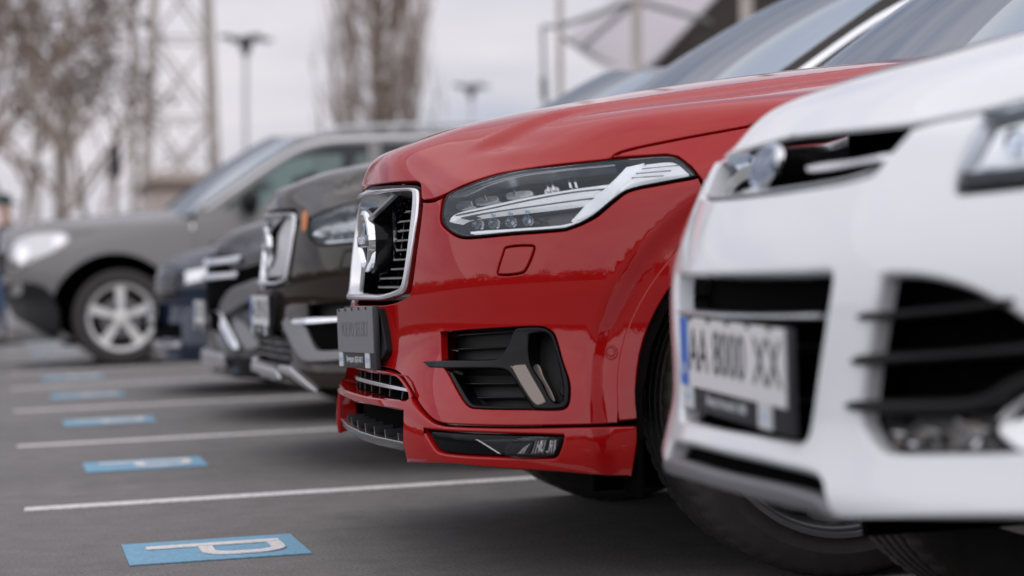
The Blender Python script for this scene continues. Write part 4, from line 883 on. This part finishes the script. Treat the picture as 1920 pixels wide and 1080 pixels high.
plate_holder(BK, -.045, .52, 0, [('BC', .165, .60), ('4071', -.010, .66), ('EK', -.195, .62)], 'white', ('', ''))
# dark blue hatchback like car further on
BL = far_suv('dark blue car with a dark honeycomb nose, half hidden beyond the black SUV', (.93, 13.05, 0), 'blue_paint', .95, .92, .95, .90, nose=.0, lift=-.09)
gr = BL.slab('grille', half_front(BL, [(-.2, .74), (-.50, .73), (-.46, .58), (-.2, .56)], .74, .56, vmax=8), 'gloss_black', h0=-.03, h1=.004, bev=.003)
for z in (.70, .66, .62): BL.slab('slat', half_front(BL, [(-.2, z + .006), (-.46, z + .006), (-.46, z - .006), (-.2, z - .006)], z + .006, z - .006, vmax=8), 'grey_trim', gr, h0=-.01, h1=.012, bev=.004)
low = BL.slab('lower_intake', half_front(BL, [(-.2, .44), (-.55, .43), (-.6, .34), (-.2, .33)], .44, .33), 'void_black', h0=-.02, h1=.004, bev=.003)
BL.slab('lip', half_front(BL, [(-.2, .31), (-.6, .32), (-.62, .285), (-.2, .27)], .31, .27), 'brushed_silver', low, h0=-.02, h1=.02, bev=.008)
for s in (1, -1):
    u = BL.front([(-.54, .74), (-.80, .78), (-.80, .70), (-.56, .66)], vmax=8.5); BL.slab('headlight', u if s > 0 else mirror_u(u), 'satin_metal', h0=-.01, h1=.006, bev=.004)
plate_holder(BL, -.03, .49, 0, [('AB', .165, .60), ('2850', -.010, .66), ('CT', -.195, .62)], 'white', ('', ''))
# grey off-roader at the end of the row
JP = far_suv('grey off-roader seen from its side with bright five-spoke wheels', (.04, 18.45, 0), 'grey_paint', 1.06, .99, 1.06, 1.13, nose=-.07, lift=.07, square=.34, extra=dict(trim_mat='brushed_silver', rail_mat='print_white', mirror_mat='black_plastic'))
for s in (1, -1):
    M = (lambda a: a) if s > 0 else mirror_u
    P = lambda pts: M(JP.px(smooth_line(pts), near=True))
    hl = JP.slab('headlight', P([(12, 508, 'c'), (18, 475), (38, 447), (95, 436), (122, 438), (128, 452), (105, 470), (60, 490), (30, 508)]), 'brushed_silver', h0=-.02, h1=.004, bev=.004)
    JP.slab('lamp_bowl', P([(20, 500), (28, 472), (50, 462), (58, 480), (40, 500)]), 'chrome', hl, h0=0, h1=.014, bev=.008)
    JP.slab('lamp_bowl', P([(98, 462), (102, 446), (118, 444), (122, 454), (110, 464)]), 'chrome', hl, h0=0, h1=.014, bev=.008)
    lb = JP.slab('bumper_lower', P([(8, 532, 'c'), (60, 530), (92, 545), (112, 585, 'c'), (112, 628), (100, 634), (60, 612), (25, 590)]), 'black_plastic', h0=-.02, h1=.02, bev=.012)
    JP.slab('fog_lamp', P([(27, 552), (30, 536), (42, 534), (44, 550)]), 'satin_metal', lb, h0=.01, h1=.026, bev=.004)
    JP.slab('side_badge', P([(358, 425), (364, 418), (374, 418), (380, 425), (374, 432), (364, 432)]), 'chrome', h0=0, h1=.006, bev=.002)
for i, y in enumerate(np.linspace(-.42, .42, 7)):
    g_ = JP.slab('grille_slot', JP.front([(y - .045, .98), (y + .045, .98), (y + .045, .80), (y - .045, .80)], vmax=9), 'void_black', h0=-.02, h1=.003, bev=.002)
# ------------------------------------------------------------------ lot: asphalt, bay lines, blue P markings
def asphalt():
    m = bpy.data.materials.new('asphalt'); m.use_nodes = True; t = m.node_tree; b = t.nodes['Principled BSDF']; L = t.links.new
    tc = t.nodes.new('ShaderNodeTexCoord')
    def noise_(s, d, r=.6):
        n = t.nodes.new('ShaderNodeTexNoise'); n.inputs['Scale'].default_value = s; n.inputs['Detail'].default_value = d; n.inputs['Roughness'].default_value = r; L(tc.outputs['Object'], n.inputs['Vector']); return n
    fine, mid, big, stain = noise_(120, 6, .8), noise_(9, 5), noise_(.55, 4), noise_(1.7, 6, .7)
    def ramp(n, a, c, p0=.3, p1=.7):
        r = t.nodes.new('ShaderNodeMapRange'); r.inputs['From Min'].default_value = p0; r.inputs['From Max'].default_value = p1; r.inputs['To Min'].default_value = a; r.inputs['To Max'].default_value = c; L(n.outputs['Fac'], r.inputs['Value']); return r
    def mul(a, c):
        x = t.nodes.new('ShaderNodeMath'); x.operation = 'MULTIPLY'; L(a.outputs[0], x.inputs[0]); L(c.outputs[0], x.inputs[1]); return x
    f = mul(mul(mul(ramp(fine, .38, 1.7), ramp(mid, .88, 1.12)), ramp(big, .84, 1.16)), ramp(stain, .80, 1.02, .33, .47))
    v = t.nodes.new('ShaderNodeVectorMath'); v.operation = 'SCALE'; v.inputs[0].default_value = (.168, .158, .153); L(f.outputs[0], v.inputs['Scale']); L(v.outputs[0], b.inputs['Base Color'])
    b.inputs['Roughness'].default_value = .78; b.inputs['Specular IOR Level'].default_value = .35
    bp = t.nodes.new('ShaderNodeBump'); bp.inputs['Strength'].default_value = .5; bp.inputs['Distance'].default_value = .006; L(fine.outputs['Fac'], bp.inputs['Height']); L(bp.outputs[0], b.inputs['Normal'])
    MATS['asphalt'] = m
asphalt()
def worn(name, col, wear):
    m = mat(name, col, .7); t = m.node_tree; b = t.nodes['Principled BSDF']; L = t.links.new
    tc = t.nodes.new('ShaderNodeTexCoord'); n = t.nodes.new('ShaderNodeTexNoise'); n.inputs['Scale'].default_value = 80; n.inputs['Detail'].default_value = 8; n.inputs['Roughness'].default_value = .7; L(tc.outputs['Object'], n.inputs['Vector'])
    r = t.nodes.new('ShaderNodeMapRange'); r.inputs['From Min'].default_value = .36; r.inputs['From Max'].default_value = .54; r.inputs['To Min'].default_value = wear; r.inputs['To Max'].default_value = 1; L(n.outputs['Fac'], r.inputs['Value'])
    mx = t.nodes.new('ShaderNodeMix'); mx.data_type = 'RGBA'; mx.inputs['A'].default_value = (.13, .125, .12, 1); mx.inputs['B'].default_value = (*col, 1); L(r.outputs[0], mx.inputs['Factor']); L(mx.outputs['Result'], b.inputs['Base Color'])
worn('letter_white', (.78, .75, .73), .7); worn('marking_white', (.78, .75, .73), .35); worn('marking_blue', (.185, .41, .585), .55)
G = mesh('ground', [(-1500, -1500, 0), (1500, -1500, 0), (1500, 2500, 0), (-1500, 2500, 0)], [(0, 1, 2, 3)], 'asphalt', smooth=False); tag(G, kind='structure')
def sheet(name, poly, z, m, parent=None):
    mb = MB(); mb.prism(poly, z - .003, z); return mb.build(name, m, parent)
for k in range(-1, 14):
    y = 6.52 + 2.6 * k
    rng = random.Random(k)
    o = sheet('bay_line', [(.045, y - .05), (1.2, y - .048), (5.2, y - .05), (5.2, y + .05), (2.0, y + .051), (.05, y + .049)], .004, 'marking_white'); tag(o, kind='structure')
def arc(cx, cy, rx, ry, a0, a1, n=14): return [(cx + rx * math.cos(a), cy + ry * math.sin(a)) for a in np.radians(np.linspace(a0, a1, n))]
for k in range(-1, 14):
    y = 5.275 + 2.6 * k - (.02 if k > 2 else 0)
    o = sheet('parking_marker', [(.277, y - .20), (.718, y - .205), (.719, y + .203), (.28, y + .206)], .004, 'marking_blue'); tag(o, kind='structure')
    # stencilled letter: stem along +X, bowl towards the viewer
    sheet('letter_stem', [(.335, y + .045), (.672, y + .048), (.672, y + .098), (.335, y + .095)], .008, 'letter_white', o)
    bowl = [(.462, y + .036), (.462, y - .05)] + arc(.55, y - .06, .088, .085, 180, 270, 7)[1:] + arc(.59, y - .06, .082, .085, 270, 360, 7) + [(.672, y + .040)] + [(.638, y + .038), (.638, y - .05)] + arc(.595, y - .05, .043, .045, 0, -90, 6)[1:] + arc(.54, y - .05, .043, .045, 270, 180, 6) + [(.497, y + .036)]
    n = len(bowl); h = n // 2
    mb = MB()
    for i in range(h - 1):
        q = [bowl[i], bowl[i + 1], bowl[n - 2 - i], bowl[n - 1 - i]]; mb.prism(q, .005, .008)
    b_ = mb.build('letter_bowl', 'letter_white', o)
# ------------------------------------------------------------------ background: trees, mast, lamps, hall, canopy, kiosk, person
mat('bark', (.27, .23, .20), .9, noise_amt=.3, noise_scale=6); mat('twig', (.265, .20, .155), .9); mat('dry_leaf', (.17, .14, .125), .9); mat('pale_bark', (.42, .38, .34), .9, noise_amt=.3, noise_scale=5)
mat('steel_beige', (.46, .42, .38), .6, noise_amt=.15, noise_scale=3); mat('steel_grey', (.30, .30, .31), .5, .3); mat('lamp_dark', (.07, .07, .075), .5); mat('brown_cladding', (.050, .040, .033), .7, noise_amt=.25, noise_scale=2); mat('zinc', (.58, .58, .60), .5, .2)

def fabric(name, col):
    m = bpy.data.materials.new(name); m.use_nodes = True; t = m.node_tree; t.nodes.clear(); o = t.nodes.new('ShaderNodeOutputMaterial'); mx = t.nodes.new('ShaderNodeMixShader'); mx.inputs[0].default_value = .55
    d = t.nodes.new('ShaderNodeBsdfDiffuse'); tr = t.nodes.new('ShaderNodeBsdfTranslucent'); d.inputs[0].default_value = tr.inputs[0].default_value = (*col, 1)
    t.links.new(d.outputs[0], mx.inputs[1]); t.links.new(tr.outputs[0], mx.inputs[2]); t.links.new(mx.outputs[0], o.inputs[0]); MATS[name] = m
fabric('fabric_white', (.86, .83, .86)); mat('stucco', (.60, .52, .47), .9, noise_amt=.1, noise_scale=2); mat('roof_brown', (.22, .17, .14), .8); mat('hedge_leaf', (.115, .10, .08), .9); mat('pane_dark', (.03, .035, .04), .1, coat=1)
mat('jacket', (.02, .02, .026), .85); mat('jeans', (.05, .085, .17), .85); mat('skin', (.55, .34, .26), .5); mat('cap_teal', (.012, .05, .045), .8); mat('shoe', (.03, .03, .03), .6); mat('sign_orange', (.65, .25, .08), .5); mat('sign_dark', (.03, .035, .05), .5)
UPQ = UPV.to_track_quat('Z', 'Y')
def gpt(px, depth):
    """point of the ground plan under picture column px at a given distance along the view"""
    d = RC @ np.array([(px - 960) / F_PX * depth, 0, depth]); return (float(d[0]), float(d[1]), 0.)
def lean(o): o.rotation_mode = 'QUATERNION'; o.rotation_quaternion = UPQ; return o
def plumb(name, label, cat, px, depth, group=None): return lean(thing(name, label, cat, gpt(px, depth), group=group))
def bare_tree(px, depth, H, seed, label, bark='bark', leaves=900, spread=.55, group='bare trees behind the row', levels=3, leaf=.10):
    rng = random.Random(seed); root = plumb('bare_tree', label, 'tree', px, depth, group)
    tr = MB(); br = MB(); tips = []
    def grow(p, d, ln, r, lev, mb):
        pts = [p]; q = p; dd = d
        for i in range(4):
            dd = (dd + Vector((rng.gauss(0, .16), rng.gauss(0, .16), rng.gauss(.05, .1)))).normalized(); q = q + dd * ln / 4; pts.append(q)
        mb.tube(pts, [r * (1 - .17 * i) for i in range(5)], 5 if lev > 1 else 8)
        if lev >= levels: tips.extend(pts[2:]); return
        for k in range(rng.randint(4, 6) if lev == 0 else rng.randint(3, 4)):
            t = rng.uniform(.35, 1) if lev else rng.uniform(.2, 1); i = min(3, int(t * 4)); a = pts[i].lerp(pts[i + 1], t * 4 - i)
            az = rng.uniform(0, 6.283); out = Vector((math.cos(az), math.sin(az), 0)); nd = (dd * (1 - spread) + out * spread + Vector((0, 0, .15))).normalized()
            grow(a, nd, ln * rng.uniform(.5, .72), r * .5, lev + 1, br)
        tips.append(pts[-1])
    grow(Vector((0, 0, 0)), Vector((0, 0, 1)), H * .55, H * .012, 0, tr)
    tr.build('trunk', bark, root, smooth=True); br.build('crown', 'twig', root, smooth=True)
    if leaves:
        mb = MB()
        for i in range(leaves):
            c = rng.choice(tips) + Vector((rng.gauss(0, .22), rng.gauss(0, .22), rng.gauss(0, .22))); n = Vector((rng.gauss(0, 1), rng.gauss(0, 1), rng.gauss(0, 1))).normalized(); a = n.orthogonal().normalized() * leaf * rng.uniform(.5, 1.3); b = n.cross(a) * .7
            mb.add([c - a, c + b, c + a, c - b], [(0, 1, 2, 3)])
        o = mb.build('dry_leaves', 'dry_leaf', root); o['kind'] = 'stuff'
    return root
for px, d, H, sd_, lf, lab in ((8, 40, 11.5, 3, 1300, 'bare tree with the densest dry leaves, at the left edge'), (78, 56, 14, 8, 900, 'slim bare tree with clumps of dry leaves, second from the left'), (140, 50, 10.5, 14, 1000, 'bare tree with dark leaf clumps, just left of the dark post box'),
                               (200, 62, 11, 64, 500, 'slender bare tree in front of the slender pale pole by the mast'), (-70, 46, 12, 31, 600, 'bare tree beyond the left edge'), (40, 80, 15, 41, 500, 'bare tree behind the leafy one at the left edge'), (118, 95, 17, 47, 500, 'far bare tree between the leaf clumped trees')):
    bare_tree(px, d, H, sd_, lab, leaves=lf)
def poplar(px, depth, H, W, seed):
    rng = random.Random(seed); root = plumb('poplar_tree', 'tall bare poplar with upright brown branches, alone against the sky', 'tree', px, depth)
    tr = MB(); tr.tube([(0, 0, 0), (.05, 0, H * .3), (-.05, .05, H * .6), (0, 0, H)], [.26, .2, .12, .03], 8); tr.build('trunk', 'bark', root, smooth=True)
    br = MB()
    for i in range(130):
        h0 = rng.uniform(.05, .72) * H; az = rng.uniform(0, 6.283); ln = rng.uniform(.22, .5) * H * (1 - .4 * h0 / H); rad = W * rng.uniform(.3, 1.0) ** .6 * (1 - .3 * h0 / H)
        o = Vector((math.cos(az), math.sin(az), 0)); p = [Vector((0, 0, h0)), o * rad * .62 + Vector((0, 0, h0 + ln * .18)), o * rad * .9 + Vector((rng.gauss(0, .1), 0, h0 + ln * .6)), o * rad + Vector((rng.gauss(0, .2), rng.gauss(0, .2), h0 + ln))]
        br.tube(p, [.05, .042, .028, .012], 5)
        for k in range(6):
            t = rng.uniform(.3, 1) * 2.99; j = int(t); a = p[j].lerp(p[j + 1], t - j); q = a + Vector((rng.gauss(0, .22), rng.gauss(0, .22), rng.uniform(.7, 2.0))); br.tube([a, a.lerp(q, .5) + Vector((rng.gauss(0, .08), rng.gauss(0, .08), 0)), q], [.022, .017, .009], 4)
    br.build('crown', 'twig', root)
    return root
poplar(712, 80, 17, 2.9, 5)
# lattice mast
ms = plumb('lattice_mast', 'pale steel lattice mast between the bare trees and the street lamp', 'mast', 338, 70)
def lat(z, i):
    w_ = 1.32 - z * .042; a = ((-1, -1), (1, -1), (1, 1), (-1, 1))[i % 4]; return Vector((a[0] * w_, a[1] * w_, z))
for i in range(4):
    mb = MB(); mb.tube([lat(0, i), lat(22, i)], [.11, .08], 6); mb.build('leg', 'steel_beige', ms)
lv = [0, 3.2, 6.1, 8.8, 11.3, 13.6, 15.8, 17.8, 20, 22]
for a, b in zip(lv, lv[1:]):
    for i in range(4):
        for p, q in ((lat(a, i), lat(b, i + 1)), (lat(a, i + 1), lat(b, i)), (lat(b, i), lat(b, i + 1))):
            mb = MB(); mb.tube([p, q], .05, 4); mb.build('brace', 'steel_beige', ms)
# second, guyed lattice pole in the trees
for px, d, H, lab in ((250, 75, 14, 'slender pale pole just left of the lattice mast'), (122, 68, 15, 'slender pale pole among the bare trees at the left'), (65, 72, 16, 'leftmost slender pale pole, among the trees')):
    ps = plumb('pole', lab, 'pole', px, d, 'slender poles among the trees')
    mb = MB(); mb.tube([(0, 0, 0), (0, 0, H)], [.16, .10], 8); mb.build('shaft', 'steel_beige', ps, smooth=True)
    mb = MB(); mb.box((0, 0, H - .4), (1.6, .12, .12)); mb.build('cross_arm', 'steel_grey', ps)
# street lamps
def street_lamp(px, depth, H, lab):
    o = plumb('street_lamp', lab, 'street lamp', px, depth, 'street lamps behind the row')
    mb = MB(); mb.tube([(0, 0, 0), (0, 0, 1.2), (0, 0, 1.25), (0, 0, H)], [.13, .13, .10, .075], 10); mb.build('pole', 'zinc', o, smooth=True)
    mb = MB(); mb.lathe([(0, H + .18), (.2, H + .15), (.27, H), (.2, H - .2), (.12, H - .5), (0, H - .5)], 14); mb.build('hub', 'lamp_dark', o, smooth=True)
    for k in range(4):
        A = Matrix.Rotation(k * math.pi / 2 + .35, 4, 'Z'); ar = MB(); ar.tube([A @ Vector((.1, 0, H - .05)), A @ Vector((.5, 0, H + .06))], .035, 6); aob = ar.build('arm', 'lamp_dark', o)
        mb = MB(); mb.prism([(.4, -.12), (.9, -.16), (.95, -.1), (.95, .1), (.9, .16), (.4, .12)], H + .02, H + .13, A); mb.build('lamp_head', 'lamp_dark', aob)
street_lamp(460, 70, 8.7, 'four armed street lamp left of the poplar'); street_lamp(884, 97, 9.2, 'farther street lamp just above the red bonnet')
# dark box on a post
sp = plumb('traffic_signal', 'dark signal box with an orange patch on a pale post', 'traffic signal', 213, 52)
mb = MB(); mb.tube([(0, 0, 0), (0, 0, 4.0)], .09, 8); mb.build('post', 'steel_beige', sp, smooth=True)
mb = MB(); mb.box((0, 0, 3.75), (.34, .3, .8), bev=.05); bx_ = mb.build('signal_box', 'sign_dark', sp); mb = MB(); mb.box((.12, -.16, 3.55), (.2, .06, .24), bev=.02); mb.build('orange_patch', 'sign_orange', bx_)
# kiosk
kk = plumb('kiosk', 'low beige kiosk with a brown flat roof behind the grey off-roader', 'building', 372, 64)
mb = MB(); mb.box((0, 0, 1.7), (4.6, 3.2, 3.4), bev=.02); wl_ = mb.build('wall', 'stucco', kk)
mb = MB(); mb.box((0, -.1, 3.52), (5.0, 3.7, .22), bev=.02); mb.build('roof', 'roof_brown', kk); mb = MB(); mb.box((0, 0, 3.78), (4.0, 2.8, .3), bev=.02); mb.build('parapet', 'stucco', kk)
for x in (-1.4, 0, 1.4):
    mb = MB(); mb.box((x, -1.6, 1.9), (1.0, .06, 1.2)); wn = mb.build('window', 'pane_dark', kk); mb = MB(); mb.box((x, -1.63, 1.26), (1.1, .08, .07)); mb.build('sill', 'stucco', wn)
# dark clad hall with a steep roof edge
def wpt(px, py, Y):
    d = RC @ np.array([px - 960, 540 - py, F_PX]); d = d * (Y / d[1]); return np.array([d[0], d[1], d[2] + EYE])
YH = 40.; A_, B_ = wpt(1180, 160, YH), wpt(1335, 0, YH); slope = (B_[2] - A_[2]) / (B_[0] - A_[0])
hall = thing('hall', 'dark brown board clad hall whose roof edge climbs steeply to the right', 'building', (float(A_[0]), YH, 0))
LX, ZT = 26., 9.5; edge = lambda z: max(0., (z - A_[2]) / slope)
hb_ = .24
for k in range(int(ZT / hb_)):
    z0, z1 = k * hb_ + .012, (k + 1) * hb_ - .012; mb = MB(); dy = .02 * (k % 2)
    mb.prism([(edge(z0), z0), (LX, z0), (LX, z1), (edge(z1), z1)], 0, .05, axes((0, -dy, 0), (1, 0, 0), (0, 0, 1), (0, -1, 0))); mb.build('board', 'brown_cladding', hall)
mb = MB(); mb.prism([(.15, 0), (LX, 0), (LX, ZT), (edge(ZT) + .15, ZT), (.15, A_[2])], 0, 14, axes((0, .02, 0), (1, 0, 0), (0, 0, 1), (.5, .866, 0))); mb.build('core_wall', 'brown_cladding', hall)
mb = MB(); mb.prism([(-.10, A_[2] - .25), (edge(ZT) - .1, ZT - .1), (edge(ZT) - .22, ZT + .05), (-.28, A_[2] - .15)], -.25, 14.2, axes((0, 0, 0), (1, 0, 0), (0, 0, 1), (.5, .866, 0))); mb.build('roof_edge', 'zinc', hall)
# fabric canopy on posts
cp0 = gpt(1120, 36); cp = thing('fabric_canopy', 'white fabric canopy on pale posts and struts in front of the brown hall', 'canopy', cp0)
loc = lambda v: Vector([v[0] - cp0[0], v[1] - cp0[1], v[2]])
def post(px, Y, top, r):
    b = loc(wpt(px, 500, Y)); b.z = 0; t = b + UPV * top; mb = MB(); mb.tube([b, t], r, 10); mb.build('post', 'steel_beige', cp, smooth=True)
post(1047, 35, 8, .055); post(1191, 34, 8, .085); post(1397, 33, 8, .11)
for a, b, r in (((1050, 50, 35), (1188, 2, 34), .05), ((1086, 93, 35), (1189, 5, 34), .05), ((1057, 72, 35), (1180, 140, 34), .045), ((1191, 2, 34), (1330, 40, 37), .05)):
    mb = MB(); mb.tube([loc(wpt(*a)), loc(wpt(*b))], r, 6); mb.build('strut', 'steel_grey', cp)
q = [loc(wpt(*v)) for v in ((1058, 70, 35), (1184, 140, 33.5), (1340, -10, 39), (1200, -60, 38))]; mb = MB(); V = []; n_ = 10
for lay in (0, .03):
    for i in range(n_ + 1):
        for j in range(n_ + 1):
            s_, t_ = i / n_, j / n_; p = q[0].lerp(q[1], s_).lerp(q[3].lerp(q[2], s_), t_); V.append(p + Vector((0, 0, -.5 * s_ * (1 - s_) - .4 * t_ * (1 - t_) - lay)))
m_ = (n_ + 1) ** 2; F = []
for i in range(n_):
    for j in range(n_):
        f4 = (i * (n_ + 1) + j, i * (n_ + 1) + j + 1, (i + 1) * (n_ + 1) + j + 1, (i + 1) * (n_ + 1) + j); F += [f4, tuple(x + m_ for x in f4[::-1])]
mb.add(V, F); mb.build('fabric', 'fabric_white', cp, smooth=True)
gf = thing('gate_frame', 'thin dark metal frame beside the leftmost canopy post', 'frame', gpt(1030, 34)); g0 = gpt(1030, 34); lo2 = lambda v: Vector([v[0] - g0[0], v[1] - g0[1], v[2]])
a, b = lo2(wpt(1017, 50, 33)), lo2(wpt(1045, 50, 33)); a0 = a.copy(); a0.z = 0
mb = MB(); mb.tube([a0, a], .035, 6); mb.build('upright', 'steel_grey', gf); mb = MB(); mb.tube([a, b], .035, 6); mb.build('top_bar', 'steel_grey', gf); mb = MB(); mb.box(lo2(wpt(1020, 165, 32.9)), (.10, .1, .36), bev=.03); mb.build('lamp', 'lamp_dark', gf)
# far belt of scrub: all round, it also closes the horizon that the paint mirrors
rng = random.Random(11); mb = MB()
def belt(x0, y0, x1, y1, n, h, dep):
    for i in range(n):
        t = rng.random(); prof = h * (.45 + .55 * noise.noise(Vector((t * math.hypot(x1 - x0, y1 - y0) * .09, x0, y0))) + .25); z = abs(rng.random()) ** 1.3 * max(.5, prof)
        c = Vector((x0 + (x1 - x0) * t + rng.gauss(0, dep), y0 + (y1 - y0) * t + rng.gauss(0, dep), z)); n_ = Vector((rng.gauss(0, 1), rng.gauss(0, 1), rng.gauss(0, 1))).normalized(); a = n_.orthogonal().normalized() * rng.uniform(.2, .6); b = n_.cross(a) * rng.uniform(.5, 1)
        mb.add([c - a, c + b, c + a, c - b], [(0, 1, 2, 3)])
belt(-90, 150, 140, 190, 8000, 3, 2); belt(-75, -70, -90, 150, 16000, 7, 2); belt(-75, -70, 60, -60, 6000, 6, 2)
def bank(x0, y0, x1, y1, h, n):
    V = []; F = []
    d = Vector((y0 - y1, x1 - x0, 0)).normalized()
    for i in range(n + 1):
        t = i / n; p = Vector((x0 + (x1 - x0) * t, y0 + (y1 - y0) * t, 0)); hh = h * (.6 + .6 * noise.noise(Vector((t * n * .23, x0, 3)))) + rng.uniform(-.06, .06) * h
        V += [p - d * 2.5, p - d * 1.2 + Vector((0, 0, hh * .7)), p + Vector((0, 0, hh)), p + d * 1.2 + Vector((0, 0, hh * .7)), p + d * 2.5]
    for i in range(n):
        for k in range(4): F.append((i * 5 + k, i * 5 + k + 1, i * 5 + k + 6, i * 5 + k + 5))
    mb.add(V, F)
bank(-90, 150, 140, 190, 2.2, 90); bank(-75, -70, -90, 150, 5.5, 110); bank(-75, -70, 60, -60, 5, 70)
o = mb.build('far_scrub', 'hedge_leaf'); tag(o, kind='stuff')
# person at the left edge
pr = plumb('person', 'person in a dark jacket, blue jeans and a teal cap walking at the left edge', 'person', 3, 25)
def skinned(name, pts, edges, radii, m, sub=2, par=pr):
    me = bpy.data.meshes.new(name); me.from_pydata(pts, edges, []); o = new_obj(name, me, par, m)
    md = o.modifiers.new('skin', 'SKIN'); 
    for i, r in enumerate(radii): v = me.skin_vertices[0].data[i]; v.radius = (r, r * .8) if not isinstance(r, tuple) else r
    me.skin_vertices[0].data[0].use_root = True
    s2 = o.modifiers.new('sub', 'SUBSURF'); s2.levels = sub; s2.render_levels = sub; md.use_smooth_shade = True
    return o
P_ = [(0, 0, .92), (0, 0, 1.12), (0, 0, 1.36), (0, 0, 1.47), (0, -.01, 1.56), (0, -.015, 1.66), (0, 0, 1.73),
      (.18, 0, 1.39), (.26, .05, 1.12), (.24, -.08, .88), (.235, -.12, .80), (-.18, 0, 1.39), (-.26, -.04, 1.12), (-.25, -.14, .90), (-.245, -.18, .82),
      (.09, 0, .86), (.11, -.10, .48), (.11, -.02, .08), (.11, -.14, .04), (-.09, 0, .86), (-.11, .06, .48), (-.11, .20, .10), (-.11, .10, .04)]
E_ = [(0, 1), (1, 2), (2, 3), (3, 4), (4, 5), (5, 6), (2, 7), (7, 8), (8, 9), (9, 10), (2, 11), (11, 12), (12, 13), (13, 14), (0, 15), (15, 16), (16, 17), (17, 18), (0, 19), (19, 20), (20, 21), (21, 22)]
R_ = [.15, .14, .16, .065, .085, .095, .07, .075, .055, .042, .04, .075, .055, .042, .04, .10, .07, .05, .04, .10, .07, .05, .04]
skinned('body', P_, E_, R_, 'skin')
skinned('jacket', [(0, 0, .86), (0, 0, 1.12), (0, 0, 1.38), (.19, 0, 1.40), (.27, .05, 1.12), (.245, -.07, .91), (-.19, 0, 1.40), (-.27, -.04, 1.12), (-.255, -.13, .93)], [(0, 1), (1, 2), (2, 3), (3, 4), (4, 5), (2, 6), (6, 7), (7, 8)], [(.20, .15), (.20, .15), (.20, .14), .09, .07, .058, .09, .07, .058], 'jacket')
skinned('jeans', [(0, 0, .93), (.095, 0, .84), (.11, -.10, .48), (.11, -.02, .10), (-.095, 0, .84), (-.11, .06, .48), (-.11, .20, .12)], [(0, 1), (1, 2), (2, 3), (0, 4), (4, 5), (5, 6)], [(.17, .14), .115, .085, .07, .115, .085, .07], 'jeans')
for s, x, y in ((1, .11, -.02), (-1, -.11, .20)):
    mb = MB(); mb.box((x, y - .07, .05), (.10, .27, .10), bev=.04); mb.build('shoe', 'shoe', pr, smooth=True)
mb = MB(); mb.lathe([(0, 1.82), (.06, 1.81), (.105, 1.75), (.112, 1.69), (0, 1.69)], 16); mb.box((0, -.13, 1.69), (.15, .12, .018), bev=.006); mb.build('cap', 'cap_teal', pr, smooth=True)
mb = MB(); mb.sphere((0, -.10, 1.62), .016, 8, (1, 1.3, 1.4)); mb.build('nose', 'skin', pr, smooth=True)
